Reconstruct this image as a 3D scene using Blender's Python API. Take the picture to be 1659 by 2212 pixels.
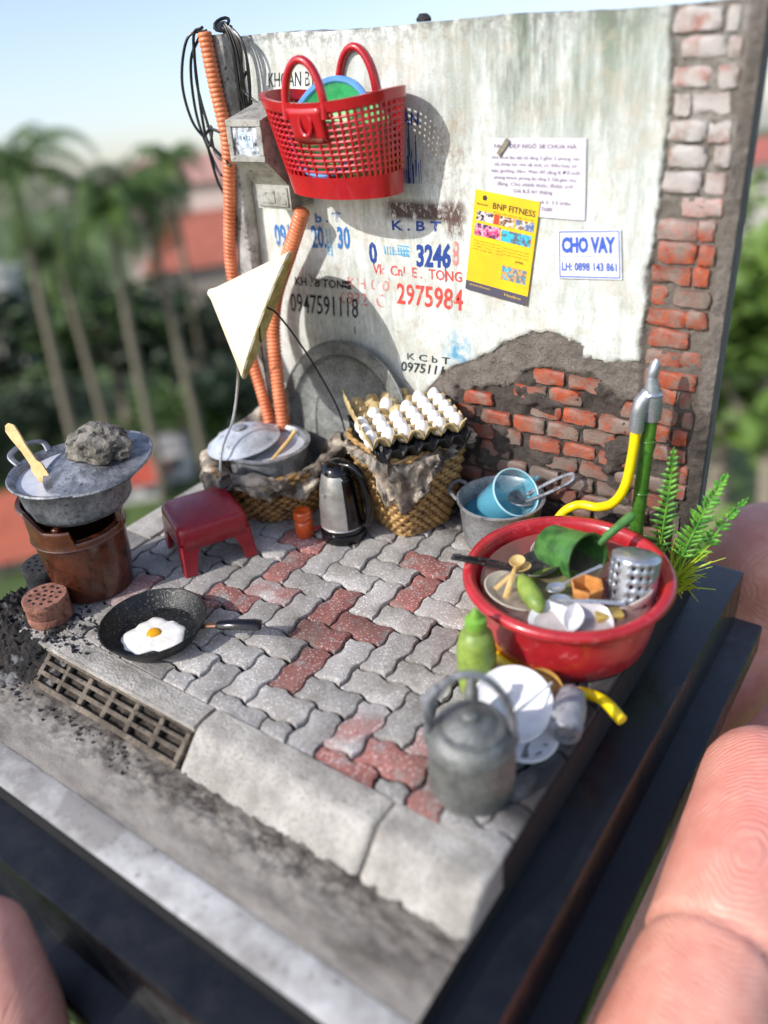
import bpy, bmesh, math, random
from math import sin, cos, pi, radians, sqrt, exp
from mathutils import Vector as V, Matrix, Euler, noise
for o in list(bpy.data.objects): bpy.data.objects.remove(o)
S = bpy.context.scene
C = S.collection
S.unit_settings.scale_length = 0.01
# ---------------------------------------------------------------- camera
cam_d = bpy.data.cameras.new('camera'); cam = bpy.data.objects.new('camera', cam_d); C.objects.link(cam); S.camera = cam
cam_d.sensor_fit = 'VERTICAL'; cam_d.sensor_height = 360; cam_d.sensor_width = 270
cam_d.lens = 360*1775.87/2212
R_, U_, F_ = V((0.816, 0.5731, -0.076)), V((-0.2462, 0.4634, 0.8512)), V((-0.523, 0.6759, -0.5192))
CAM = V((13.1002, -12.9116, 9.1631))
mw = Matrix.Identity(4)
for i in range(3): mw[i][0], mw[i][1], mw[i][2], mw[i][3] = R_[i], U_[i], -F_[i], CAM[i]
cam.matrix_world = mw
cam_d.clip_start = .1; cam_d.clip_end = 200000
cam_d.dof.use_dof = True; cam_d.dof.focus_distance = 15.0; cam_d.dof.aperture_fstop = .289/(2*.135)*1.0
# ---------------------------------------------------------------- real up (the diorama is held slightly tilted)
GX, GY, GZ = V((0.78251, 0.62225, 0.02175)), V((-0.61402, 0.77701, -0.13868)), V((-0.1032, 0.09516, 0.9901))
G3 = Matrix((GX, GY, GZ)).transposed()
# ---------------------------------------------------------------- world, sun, exposure
SUN = V((.48, 1, -.8)).normalized()
w = bpy.data.worlds.new('World'); S.world = w; w.use_nodes = True
wt = w.node_tree; bg = wt.nodes['Background']
sky = wt.nodes.new('ShaderNodeTexSky'); sky.sky_type = 'NISHITA'; sky.sun_disc = False
sky.sun_elevation = radians(33); sky.sun_rotation = radians(239); sky.altitude = 10; sky.air_density = 1.0; sky.dust_density = 1.2; sky.ozone_density = 1.5
tc = wt.nodes.new('ShaderNodeTexCoord'); mp = wt.nodes.new('ShaderNodeMapping')
mp.inputs['Rotation'].default_value = Matrix((GX, GY, GZ)).to_euler()
wt.links.new(tc.outputs['Generated'], mp.inputs['Vector']); wt.links.new(mp.outputs[0], sky.inputs['Vector'])
tn = wt.nodes.new('ShaderNodeMix'); tn.data_type = 'RGBA'; tn.blend_type = 'MULTIPLY'; tn.inputs[0].default_value = 1; tn.inputs[7].default_value = (.97, .95, 1.03, 1)
hs = wt.nodes.new('ShaderNodeHueSaturation'); hs.inputs['Saturation'].default_value = .85; wt.links.new(sky.outputs[0], hs.inputs['Color']); wt.links.new(hs.outputs[0], tn.inputs[6]); wt.links.new(tn.outputs[2], bg.inputs['Color']); bg.inputs['Strength'].default_value = .145
sd = bpy.data.lights.new('sun', 'SUN'); sd.energy = 2.75; sd.angle = radians(.5); sd.color = (1, .965, .91)
so = bpy.data.objects.new('sun', sd); C.objects.link(so); so.rotation_euler = SUN.to_track_quat('-Z', 'Y').to_euler(); so.location = (-20, -40, 40)
S.view_settings.view_transform = 'Standard'; S.view_settings.look = 'None'; S.view_settings.exposure = .66; S.view_settings.gamma = 1
# ---------------------------------------------------------------- helpers: nodes
def srgb(h):
    h = h.lstrip('#'); c = [int(h[i:i+2], 16)/255 for i in (0, 2, 4)]
    return tuple(x/12.92 if x <= .04045 else ((x+.055)/1.055)**2.4 for x in c)+(1,)
class NT:
    def __init__(s, name):
        s.m = bpy.data.materials.new(name); s.m.use_nodes = True; s.t = s.m.node_tree; s.b = s.t.nodes['Principled BSDF']
        s.out = s.t.nodes['Material Output']; s._c = None
    def n(s, typ, **kw):
        x = s.t.nodes.new(typ)
        for k, v in kw.items(): setattr(x, k, v)
        return x
    def l(s, a, b): s.t.links.new(a, b)
    def co(s, kind='Object'):
        if not s._c: s._c = s.n('ShaderNodeTexCoord')
        return s._c.outputs[kind]
    def pos(s): return s.n('ShaderNodeNewGeometry').outputs['Position']
    def noise(s, sc, det=4, rough=.6, vec=None, stretch=None, dist=0, off=None):
        x = s.n('ShaderNodeTexNoise'); x.inputs['Scale'].default_value = sc; x.inputs['Detail'].default_value = det
        x.inputs['Roughness'].default_value = rough; x.inputs['Distortion'].default_value = dist
        v = vec or s.co()
        if stretch or off:
            m = s.n('ShaderNodeMapping'); m.inputs['Scale'].default_value = stretch or (1, 1, 1); m.inputs['Location'].default_value = off or (0, 0, 0)
            s.l(v, m.inputs[0]); v = m.outputs[0]
        s.l(v, x.inputs['Vector']); return x.outputs['Fac']
    def vor(s, sc, feature='F1', vec=None):
        x = s.n('ShaderNodeTexVoronoi', feature=feature); x.inputs['Scale'].default_value = sc; s.l(vec or s.co(), x.inputs['Vector']); return x.outputs['Distance']
    def ramp(s, f, a, b, ca=0, cb=1):
        x = s.n('ShaderNodeMapRange'); x.clamp = True
        for i, v in zip((1, 2, 3, 4), (a, b, ca, cb)): x.inputs[i].default_value = v
        s.l(f, x.inputs[0]); return x.outputs[0]
    def math(s, op, a, b=0, c=None):
        x = s.n('ShaderNodeMath', operation=op)
        for i, v in enumerate((a, b) if c is None else (a, b, c)):
            if hasattr(v, 'links'): s.l(v, x.inputs[i])
            else: x.inputs[i].default_value = v
        return x.outputs[0]
    def mix(s, f, a, b, mode='MIX'):
        x = s.n('ShaderNodeMix', data_type='RGBA', blend_type=mode)
        for i, v in ((0, f), (6, a), (7, b)):
            if hasattr(v, 'links'): s.l(v, x.inputs[i])
            else: x.inputs[i].default_value = v
        return x.outputs[2]
    def xyz(s, v):
        x = s.n('ShaderNodeSeparateXYZ'); s.l(v, x.inputs[0]); return x.outputs
    def bump(s, h, st=.5, dist=.02, prev=None):
        x = s.n('ShaderNodeBump'); x.inputs['Strength'].default_value = st; x.inputs['Distance'].default_value = dist
        s.l(h, x.inputs['Height'])
        if prev: s.l(prev, x.inputs['Normal'])
        return x.outputs[0]
    def fin(s, col=None, rough=None, metal=None, normal=None, **kw):
        for nm, v in (('Base Color', col), ('Roughness', rough), ('Metallic', metal), ('Normal', normal)):
            if v is None: continue
            if hasattr(v, 'links'): s.l(v, s.b.inputs[nm])
            else: s.b.inputs[nm].default_value = v
        for k, v in kw.items(): s.b.inputs[k.replace('_', ' ')].default_value = v
        return s.m
def worn(name, a, b=None, sc=3, lo=.4, hi=.6, rough=.55, metal=0, bump=.3, bsc=25, bd=.02, fine=None, r2=None, **kw):
    """two tones mixed by noise, a fine relief, roughness that varies"""
    t = NT(name); a = srgb(a); b = srgb(b) if b else tuple(x*.75 for x in a[:3])+(1,)
    f = t.ramp(t.noise(sc, 6, .65), lo, hi); col = t.mix(f, a, b)
    if fine: col = t.mix(t.ramp(t.noise(fine[1], 3, .6), fine[2], fine[3]), col, srgb(fine[0]))
    rg = t.ramp(t.noise(sc*2.3, 4), .3, .7, rough-.08, rough+.1 if r2 is None else r2)
    return t.fin(col, rg, metal, t.bump(t.noise(bsc, 5, .6), bump, bd), **kw)
# ---------------------------------------------------------------- helpers: meshes (all authored in world coordinates)
class MB:
    def __init__(s): s.v = []; s.f = []; s.mi = []; s.cur = 0
    def add(s, vs, fs, M=None):
        o = len(s.v)
        s.v += [tuple(M @ V(p)) if M is not None else tuple(p) for p in vs]
        for f in fs: s.f.append(tuple(i+o for i in f)); s.mi.append(s.cur)
        return s
    def box(s, c, d, M=None, bev=0, rz=0, jit=0, rnd=random):
        hx, hy, hz = d[0]/2, d[1]/2, d[2]/2
        R = Matrix.Translation(c) @ Matrix.Rotation(rz, 4, 'Z')
        if M is not None: R = M @ R
        if not bev:
            vs = [(x*hx, y*hy, z*hz) for x in (-1, 1) for y in (-1, 1) for z in (-1, 1)]
            fs = [(0, 1, 3, 2), (4, 6, 7, 5), (0, 4, 5, 1), (2, 3, 7, 6), (0, 2, 6, 4), (1, 5, 7, 3)]
            return s.add([(a+rnd.uniform(-jit, jit), b+rnd.uniform(-jit, jit), c_+rnd.uniform(-jit, jit)) for a, b, c_ in vs], fs, R)
        bm = bmesh.new(); bmesh.ops.create_cube(bm, size=1); bmesh.ops.scale(bm, vec=d, verts=bm.verts)
        bmesh.ops.bevel(bm, geom=bm.edges[:], offset=bev, segments=2 if bev > .03 else 1, affect='EDGES', profile=.6)
        bm.verts.ensure_lookup_table()
        s.add([v.co+V([rnd.uniform(-jit, jit) for _ in range(3)]) for v in bm.verts], [[v.index for v in f.verts] for f in bm.faces], R); bm.free(); return s
    def tube(s, pts, r, n=8, cap=True, closed=False, flat=1, up=None):
        P = [V(p) for p in pts]; N = len(P); rr = r if isinstance(r, (list, tuple)) else [r]*N
        T = []
        for i in range(N):
            a = P[(i-1) % N] if (closed or i > 0) else P[i]; b = P[(i+1) % N] if (closed or i < N-1) else P[i]
            T.append((b-a).normalized())
        u = V(up) if up else (V((0, 0, 1)) if abs(T[0].z) < .9 else V((1, 0, 0)))
        u = (u-T[0]*u.dot(T[0])).normalized(); vs = []
        for i in range(N):
            u = (u-T[i]*u.dot(T[i])).normalized(); w_ = T[i].cross(u)
            for k in range(n):
                a = 2*pi*k/n; vs.append(P[i]+(w_*cos(a)+u*sin(a)*flat)*rr[i])
        fs = []
        for i in range(N if closed else N-1):
            for k in range(n):
                a = i*n+k; b = i*n+(k+1) % n; c = ((i+1) % N)*n+(k+1) % n; d = ((i+1) % N)*n+k; fs.append((a, b, c, d))
        if cap and not closed: fs.append(tuple(reversed(range(n)))); fs.append(tuple(range((N-1)*n, N*n)))
        return s.add(vs, fs)
    def lathe(s, prof, c=(0, 0, 0), n=40, M=None, rad=None, jit=None, close=False):
        """prof: list of (r, z); rad(theta) multiplies r; r=0 ends are fanned"""
        vs = []; idx = []
        for r, z in prof:
            if r < 1e-6: idx.append([len(vs)]*n); vs.append((0, 0, z)); continue
            row = []
            for k in range(n):
                a = 2*pi*k/n; q = r*(rad(a) if rad else 1); zz = z
                if jit: q, zz = jit(a, q, z)
                row.append(len(vs)); vs.append((q*cos(a), q*sin(a), zz))
            idx.append(row)
        fs = []
        pr = list(zip(idx, idx[1:]))
        if close: pr.append((idx[-1], idx[0]))
        for A, B in pr:
            for k in range(n):
                f = []
                for q in (A[k], A[(k+1) % n], B[(k+1) % n], B[k]):
                    if q not in f: f.append(q)
                if len(f) > 2: fs.append(tuple(f))
        T = Matrix.Translation(c)
        return s.add(vs, fs, T @ M if M is not None else T)
    def poly(s, pts, ext, M=None):
        """pts in the xy plane, extruded by ext along z"""
        n = len(pts); vs = [(x, y, 0) for x, y in pts]+[(x, y, ext) for x, y in pts]
        fs = [tuple(reversed(range(n))), tuple(range(n, 2*n))]+[(i, (i+1) % n, (i+1) % n+n, i+n) for i in range(n)]
        return s.add(vs, fs, M)
    def grid(s, nu, nv, fn, closed_u=False):
        o = len(s.v); vs = [fn(i/(nu if closed_u else nu-1), j/(nv-1)) for j in range(nv) for i in range(nu)]
        fs = []
        for j in range(nv-1):
            for i in range(nu if closed_u else nu-1):
                k = (i+1) % nu; fs.append((j*nu+i, j*nu+k, (j+1)*nu+k, (j+1)*nu+i))
        return s.add(vs, fs)
def link(name, mb, mat, parent=None, smooth=40, loc=None, mats=None, solid=0, sub=0, normals=True):
    """one mesh object; vertices are given in world coordinates"""
    o0 = V(loc) if loc is not None else (V(parent['org']) if parent is not None and 'org' in parent else V((0, 0, 0)))
    me = bpy.data.meshes.new(name)
    me.from_pydata([tuple(V(p)-o0) for p in mb.v], [], mb.f)
    for m in (mats or [mat]): me.materials.append(m)
    if mats: me.polygons.foreach_set('material_index', mb.mi)
    if normals:
        bm = bmesh.new(); bm.from_mesh(me); bmesh.ops.recalc_face_normals(bm, faces=bm.faces[:]); bm.to_mesh(me); bm.free()
    if smooth:
        me.polygons.foreach_set('use_smooth', [True]*len(me.polygons)); me.set_sharp_from_angle(angle=radians(smooth))
    me.update(); o = bpy.data.objects.new(name, me); C.objects.link(o)
    if parent is not None: o.parent = parent
    else: o.location = o0
    if parent is not None and loc is not None: o.location = o0-V(parent['org'])
    o['org'] = list(o0)
    if solid: md = o.modifiers.new('solid', 'SOLIDIFY'); md.thickness = solid; md.offset = 0
    if sub: md = o.modifiers.new('sub', 'SUBSURF'); md.levels = md.render_levels = sub
    return o
def thing(name, label, cat, loc, group=None):
    o = bpy.data.objects.new(name, None); C.objects.link(o); o.location = loc; o['org'] = list(loc); o.empty_display_size = .2
    o['label'] = label; o['category'] = cat
    if group: o['group'] = group
    return o
def tag(o, label, cat, group=None):
    o['label'] = label; o['category'] = cat
    if group: o['group'] = group
    return o
def struct(o, kind='structure'): o['kind'] = kind; return o
def spline(pts, n=8):
    P = [V(p) for p in pts]; P = [P[0]*2-P[1]]+P+[P[-1]*2-P[-2]]; out = []
    for i in range(1, len(P)-2):
        for k in range(n):
            t = k/n; a, b, c, d = P[i-1], P[i], P[i+1], P[i+2]
            out.append(.5*((2*b)+(-a+c)*t+(2*a-5*b+4*c-d)*t*t+(-a+3*b-3*c+d)*t**3))
    out.append(P[-2]); return out
def lin(tab, x):
    if x <= tab[0][0]: return tab[0][1]
    for (a, b), (c, d) in zip(tab, tab[1:]):
        if x <= c: return b+(d-b)*(x-a)/(c-a)
    return tab[-1][1]
def fbm(x, y, z=0, o=4): return noise.fractal(V((x, y, z)), 1.0, 2.0, o)
def basis(xa, za, org):
    za = V(za).normalized(); xa = V(xa); xa = (xa-za*xa.dot(za)).normalized(); ya = za.cross(xa)
    m = Matrix.Identity(4)
    for i in range(3): m[i][0], m[i][1], m[i][2], m[i][3] = xa[i], ya[i], za[i], org[i]
    return m
rnd = random.Random(7)
# ================================================================ MATERIALS (shared)
def m_paver(name, a, b, spk, red=False):
    t = NT(name); p = t.pos(); oi = t.n('ShaderNodeObjectInfo')
    c = t.mix(t.ramp(t.noise(1.6, 5, .6, vec=p), .35, .65), srgb(a), srgb(b))
    if red:
        c = t.mix(t.ramp(t.noise(1.9, 4, .7, vec=p, off=(3, 1, 0)), .52, .64), c, srgb('a39a94'))
    c = t.mix(t.ramp(t.vor(17, vec=p), .16, .34, .85, 0), c, srgb(spk))
    c = t.mix(t.ramp(t.noise(24, 4, .8, vec=p), .50, .64, 0, .6), c, srgb('655e5a' if not red else '4a2624'))
    c = t.mix(t.ramp(t.noise(.8, 4, .7, vec=p, off=(9, 2, 0)), .48, .70, 0, .6), c, srgb('6f675c'))
    X_, Y2, _z = t.xyz(p)
    c = t.mix(t.math('MULTIPLY', t.ramp(t.math('ADD', X_, t.math('MULTIPLY', t.noise(1.3, 4, vec=p), 1.2)), 9.9, 10.4), t.ramp(Y2, -7.0, -6.4)), c, srgb('3c3a3a'))
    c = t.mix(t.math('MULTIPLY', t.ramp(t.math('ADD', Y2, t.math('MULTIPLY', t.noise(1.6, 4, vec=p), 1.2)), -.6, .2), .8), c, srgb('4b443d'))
    hv = t.n('ShaderNodeHueSaturation'); t.l(c, hv.inputs['Color']); t.l(t.ramp(oi.outputs['Random'], 0, 1, .74, 1.16), hv.inputs['Value'])
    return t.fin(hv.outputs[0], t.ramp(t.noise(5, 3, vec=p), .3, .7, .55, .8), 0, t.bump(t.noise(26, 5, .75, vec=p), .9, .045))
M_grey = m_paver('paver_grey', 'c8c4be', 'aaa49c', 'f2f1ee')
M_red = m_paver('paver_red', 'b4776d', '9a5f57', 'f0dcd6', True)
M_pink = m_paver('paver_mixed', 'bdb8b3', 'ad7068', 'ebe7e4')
M_conc = worn('concrete_pale', 'b9b4ab', '8f8a82', 1.8, .36, .64, .7, bump=.8, bsc=20, bd=.05, fine=('7a736a', 26, .52, .70))
M_grout = worn('grout_dark', '3d3833', '2a2622', 4, rough=.9, bump=.8, bd=.03)
M_black = worn('plinth_black', '0c0e12', '07080a', 1.2, rough=.28, bump=.12, bsc=60, bd=.006, r2=.46, fine=('23262c', 45, .60, .74))
M_bside = worn('slab_side_black', '0b0b0e', '060608', 2.5, rough=.75, bump=.5, bsc=9, bd=.03)
# ================================================================ PLINTH
t = thing('display_base', 'glossy black stepped plinth carrying the miniature street corner', 'plinth', (4.6, -4.4, -2.85))
link('upper_block', MB().box((4.60, -4.305, -1.545), (12.16, 12.15, 1.23), bev=.045), M_black, t)
link('lower_flange', MB().box((4.6, -4.52, -2.505), (13.2, 12.76, .70), bev=.06), M_black, t)
# ================================================================ SLAB, ROAD, KERB
mb = MB()
prof = [(-9.70, -.928), (-9.70, -.62), (-8.0, -.62), (-8.0, -.64), (-7.1, -.64), (-7.1, -.09), (.62, -.09), (.62, -.928)]
mb.poly([(y, z) for y, z in prof], 10.8, Matrix(((0, 0, 1, -.8), (1, 0, 0, 0), (0, 1, 0, 0), (0, 0, 0, 1))))
struct(link('ground_slab', mb, M_bside, smooth=0))
tm = NT('road_dusty'); p = tm.pos()
c = tm.mix(tm.ramp(tm.noise(.9, 6, .65, vec=p, stretch=(.5, 1.6, 1)), .38, .62), srgb('857e74'), srgb('9d978d'))
c = tm.mix(tm.ramp(tm.noise(.7, 5, .6, vec=p, off=(4, 4, 0), stretch=(.7, 1.5, 1)), .52, .68, 0, .8), c, srgb('4c473f'))
yy = tm.xyz(p)[1]
edge = tm.math('ADD', yy, tm.math('MULTIPLY', tm.noise(2.2, 4, vec=p), .5))
c = tm.mix(tm.ramp(edge, -8.25, -7.75, 0, .85), c, srgb('42392f'))
c = tm.mix(tm.math('MULTIPLY', tm.ramp(tm.noise(2.4, 6, .8, vec=p, off=(2, 7, 0)), .46, .58), tm.ramp(yy, -9.0, -8.2)), c, srgb('383029'))
c = tm.mix(tm.ramp(tm.noise(40, 3, .7, vec=p), .5, .72, 0, .5), c, srgb('3a342d'))
M_road = tm.fin(c, .72, 0, tm.bump(tm.noise(18, 6, .7, vec=p), .5, .03))
struct(link('road', MB().grid(220, 40, lambda u, v: (-.795+10.79*u, -9.15+1.13*v, -.552+.014*fbm(u*18, v*4)+.05*exp(-((1-v)*9))+(.012+.03*v)*fbm(u*60, v*9, 3)*v+.02*v*fbm(u*140, v*20))), M_road))
M_edge = worn('edge_white', 'bfbdb9', '8f8b85', .9, .42, .62, .5, bump=.35, bsc=16, bd=.02, fine=('6e685f', 7, .6, .75))
struct(link('kerb_edging', MB().grid(110, 8, lambda u, v: (-.795+10.79*u, -9.695+.54*v, -.538-.02*(abs(v-.5)*2)**6+.006*fbm(u*20, v*3))), M_edge))
kerb = thing('kerb', 'pale concrete kerb stones with sloping faces along the paving', 'kerb', (5, -7.4, -.6)); del kerb['label'], kerb['category']; struct(kerb)
def kerb_stone(x0, x1, jl):
    pr = [(-7.095, -.62), (-7.095, 0), (-7.44, .0), (-7.54, -.015), (-7.61, -.06), (-7.83, -.29), (-8.05, -.51), (-8.10, -.62)]
    nx = int((x1-x0)/.05)+2; m = MB(); vs = []
    for i in range(nx):
        u = i/(nx-1); x = x0+(x1-x0)*u
        for y, z in pr:
            d = .025*fbm(x*2.5, y*3, z*3)+.02*fbm(x*9, y*9, z*9); e = min(u, 1-u)*(x1-x0); r = .05*max(0, 1-e/.06)
            vs.append((x+(jl*(-z) if i == 0 else 0), y+(r+d if z > -.6 and y < -7.1 else 0), z-r*(.6 if z > -.6 else 0)+(d*.5 if y < -7.1 else 0)))
    n = len(pr); fs = [(i*n+k, i*n+(k+1) % n, (i+1)*n+(k+1) % n, (i+1)*n+k) for i in range(nx-1) for k in range(n)]
    fs += [tuple(range(n)), tuple(range((nx-1)*n, nx*n))]; m.add(vs, fs)
    link('kerb_stone', m, M_conc, kerb, 50)
kerb_stone(4.93, 8.32, -.02); kerb_stone(8.36, 9.99, 0)
link('kerb_stone', MB().grid(60, 6, lambda u, v: (.05+4.83*u, -7.58+.48*v, -.004+.012*fbm(u*16, v*2)-.03*(abs(v-.5)*2)**8)).box((2.45, -7.335, -.075), (4.86, .46, .12)), M_conc, kerb, 50)
# drain grate, parallel to the kerb's sloping face
M_grate = worn('grate_grime', '74695b', '4c4338', 2.5, .4, .6, .8, bump=.8, bsc=20, bd=.03, fine=('1c1814', 14, .58, .7))
M_silt = worn('silt', '4a4136', '2b251f', 5, .4, .6, .9, bump=.9, bsc=14, bd=.05)
t = thing('drain_grate', 'grimy slotted drain grate set in the gutter beside the ash heap', 'drain grate', (3, -7.8, -.55))
gd = V((0, -.49, -.37)).normalized(); gn = V((0, -.37, .49)).normalized(); G0 = V((0, -7.57, -.12))
def gbox(x0, x1, s0, s1, th, nm):
    c = G0+gd*(s0+s1)/2+gn*(-th/2); M = basis((1, 0, 0), gn, V(((x0+x1)/2, c.y, c.z)))
    link(nm, MB().box((0, 0, 0), (x1-x0, s1-s0, th), M, bev=.012, jit=.006), M_grate, t)
for s0, s1 in ((-.02, .04), (.145, .215), (.33, .40), (.52, .62)): gbox(1.15, 4.86, s0, s1, .12, 'rail')
for k in range(7):
    x = 1.2+k*.60; gbox(x-.05, x+.05, .042, .518, .105, 'crossbar')
pass; c_ = G0+gd*.42+gn*-.19; link('drain_pit', MB().grid(120, 24, lambda u, v: tuple(V((1.15+3.7*u, 0, 0))+(G0+gd*.60*v+gn*(-.125+.06*fbm(u*16, v*4))))), M_silt, t)
# ================================================================ PAVING
pav = thing('pavement', 'x', 'x', (5, -3.5, 0)); del pav['label'], pav['category']; struct(pav)
s_ = .535; v1 = V((s_, s_)); v2 = V((2*s_*1.02, -2*s_*1.02)); P0 = V((4.93, -4.05))
reds = [(4.91, -4.04), (5.96, -2.95), (3.17, -3.36), (5.5, -5.66), (5.65, -2.17), (5.17, -4.78), (5.71, -4.29), (7.75, -6.3), (7.35, -6.86), (2.9, -4.73), (2.49, -5.17), (2.81, -2.81), (5.37, -1.63), (1.6, -5.4), (1.2, -6.1), (7.45, -4.2), (8.9, -6.9)]
pinks = [(5.83, -1.56), (7.13, -6.25), (1.0, -5.6), (7.47, -3.9), (6.3, -1.1), (8.4, -6.0), (3.53, -4.2), (2.25, -4.06)]
def zig(t): t = t % 1; return (sin(2*pi*t)+.18*sin(6*pi*t))*.85
def warp(x, y):
    u = (x-P0.x+s_/2)/s_; v_ = (y-P0.y+s_)/s_
    return x+.052*zig(v_), y+.052*zig(u+.5)
def clip(pts, ax, val, sgn):
    out = []
    for a, b in zip(pts, pts[1:]+pts[:1]):
        ia, ib = (a[ax]-val)*sgn > 0, (b[ax]-val)*sgn > 0
        if ia: out.append(a)
        if ia != ib:
            k = (val-a[ax])/(b[ax]-a[ax]); out.append((a[0]+(b[0]-a[0])*k, a[1]+(b[1]-a[1])*k))
    return out
def area(p): return abs(sum(a[0]*b[1]-b[0]*a[1] for a, b in zip(p, p[1:]+p[:1])))/2
def paver(c, hor):
    hx, hy = (s_, s_/2) if hor else (s_/2, s_); g = .019; n = 8 if hor else 4; m_ = 4 if hor else 8
    corners = [(c.x-hx+g, c.y-hy+g), (c.x+hx-g, c.y-hy+g), (c.x+hx-g, c.y+hy-g), (c.x-hx+g, c.y+hy-g)]
    pts = []
    for k in range(4):
        a, b = corners[k], corners[(k+1) % 4]; q = (n if k % 2 == 0 else m_)
        for i in range(q): pts.append((a[0]+(b[0]-a[0])*i/q, a[1]+(b[1]-a[1])*i/q))
    pts = [warp(*p_) for p_ in pts]
    for ax, val, sg in ((0, .1, 1), (0, 9.985, -1), (1, -7.085, 1), (1, -.03, -1)):
        pts = clip(pts, ax, val, sg)
        if len(pts) < 3: return
    if area(pts) < .012: return
    cx_ = sum(p_[0] for p_ in pts)/len(pts); cy_ = sum(p_[1] for p_ in pts)/len(pts)
    tx, ty, dz = rnd.uniform(-.045, .045), rnd.uniform(-.045, .045), rnd.uniform(-.028, .008)
    def h(x, y, z): return z+dz+tx*(x-cx_)+ty*(y-cy_)
    n = len(pts); vs = []
    for sc, z in ((0, -.13), (0, -.035), (.014, -.010), (.045, 0)):
        for (x, y) in pts:
            L = sqrt((x-cx_)**2+(y-cy_)**2)+1e-6; x2 = x-(x-cx_)/L*sc+rnd.uniform(-.003, .003); y2 = y-(y-cy_)/L*sc+rnd.uniform(-.003, .003); vs.append((x2, y2, h(x, y, z)))
    fs = [(j*n+i, j*n+(i+1) % n, (j+1)*n+(i+1) % n, (j+1)*n+i) for j in range(3) for i in range(n)]+[tuple(range(3*n, 4*n))]
    near = lambda L_: any((c.x-a)**2+(c.y-b)**2 < .075 for a, b in L_)
    mt = M_red if near(reds) else M_pink if near(pinks) else M_grey
    link('paver', MB().add(vs, fs), mt, pav, 35)
for i in range(-24, 25):
    for j in range(-8, 9):
        c = P0+v1*i+v2*j
        for cc, hor in ((c, False), (c+V((s_/2, -1.5*s_)), True)):
            if -.6 < cc.x < 10.6 and -7.8 < cc.y < .6: paver(cc, hor)
for k in range(5):
    y0, y1 = -7.05+k*1.42, -7.05+(k+1)*1.42-.03
    link('edge_stone', MB().box((-.37, (y0+y1)/2, -.07), (.84, y1-y0, .14), bev=.02, jit=.006), M_conc, pav)
# ================================================================ WALL
tw = NT('wall_render'); p = tw.pos(); X, Y_, Z_ = tw.xyz(p)
at = tw.n('ShaderNodeAttribute', attribute_name='zone'); zr, zg, zb_ = tw.xyz(at.outputs['Color'])
def band(v, a, b, s=.15): return tw.math('MULTIPLY', tw.ramp(v, a-s, a+s), tw.ramp(v, b-s, b+s, 1, 0))
def mul(*a):
    r = a[0]
    for q in a[1:]: r = tw.math('MULTIPLY', r, q)
    return r
wh = tw.mix(tw.ramp(tw.noise(1.1, 6, .65, vec=p), .35, .65), srgb('e4e7e4'), srgb('cdd2cc'))
wh = tw.mix(tw.ramp(tw.noise(14, 4, .8, vec=p, stretch=(1, 1, .25)), .56, .72, 0, .6), wh, srgb('8f958c'))
wh = tw.mix(tw.ramp(tw.noise(5, 6, .8, vec=p, stretch=(1, 1, .35)), .46, .66, 0, .8), wh, srgb('a9aea2'))
streak = tw.noise(2.6, 7, .7, vec=p, stretch=(1, 1, .12))
zone1 = mul(band(X, 5.3, 9.2, 1.2), tw.ramp(Z_, 6.2, 8.8))
wh = tw.mix(tw.ramp(tw.noise(4.2, 6, .75, vec=p, stretch=(1, 1, .10), off=(8, 1, 1)), .44, .66, 0, .55), wh, srgb('a5aba0'))
wh = tw.mix(mul(tw.ramp(streak, .38, .56), zone1, 1.0), wh, srgb('6d7b68'))
wh = tw.mix(mul(tw.ramp(tw.noise(1.6, 6, .8, vec=p, off=(1, 4, 9)), .5, .62), .45), wh, srgb('b5a893'))
wh = tw.mix(mul(tw.ramp(tw.noise(3.4, 7, .75, vec=p, stretch=(1, 1, .2), off=(5, 0, 2)), .48, .6), band(X, 6.0, 7.2, .5), tw.ramp(Z_, 7.2, 8.7), .9), wh, srgb('4f594e'))
wh = tw.mix(mul(tw.ramp(tw.noise(7, 5, .7, vec=p), .45, .6), tw.ramp(Z_, 8.55, 8.95), .8), wh, srgb('6d6a66'))
n2 = tw.noise(9, 6, .8, vec=p, stretch=(1, 1, .5)); n3 = tw.noise(2.5, 5, .7, vec=p, off=(0, 0, 7))
wh = tw.mix(mul(tw.ramp(n2, .38, .47), tw.ramp(n3, .30, .42), band(X, 3.8, 5.45, .12), band(Z_, 5.86, 6.2, .06)), wh, srgb('4d3a36'))
wh = tw.mix(mul(tw.ramp(n2, .46, .58), band(X, .4, 3.4, .4), band(Z_, 2.2, 4.2, .8), .35), wh, srgb('a59b8c'))
wh = tw.mix(mul(tw.ramp(n2, .42, .55), band(X, 5.08, 5.42, .06), band(Z_, 5.62, 6.25, .08), .9), wh, srgb('5c4039'))
wh = tw.mix(mul(tw.ramp(n2, .47, .6), band(X, 4.7, 5.6, .3), band(Z_, 6.3, 7.6, .4), .7), wh, srgb('8b6f62'))
wh = tw.mix(mul(tw.ramp(n2, .50, .6), band(X, 1.0, 9, .5), tw.ramp(n3, .55, .66), .75), wh, srgb('8c8478'))
wh = tw.mix(mul(tw.ramp(n2, .46, .56), band(X, 1.6, 2.2, .15), band(Z_, 4.42, 4.68, .08), .9), wh, srgb('5a4038'))
wh = tw.mix(mul(tw.ramp(tw.noise(4, 4, .6, vec=p, off=(2, 2, 2)), .42, .6), band(X, 5.0, 5.5, .15), band(Z_, 3.2, 3.8, .15), .9), wh, srgb('3b93b8'))
wh = tw.mix(mul(tw.ramp(tw.noise(3, 6, .7, vec=p, off=(7, 0, 0)), .4, .6), band(Z_, -1, 2.0, .8), .8), wh, srgb('8d8a86'))
gr = tw.mix(tw.ramp(tw.noise(2.2, 6, .7, vec=p), .35, .65), srgb('8e857c'), srgb('6f675f'))
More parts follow.
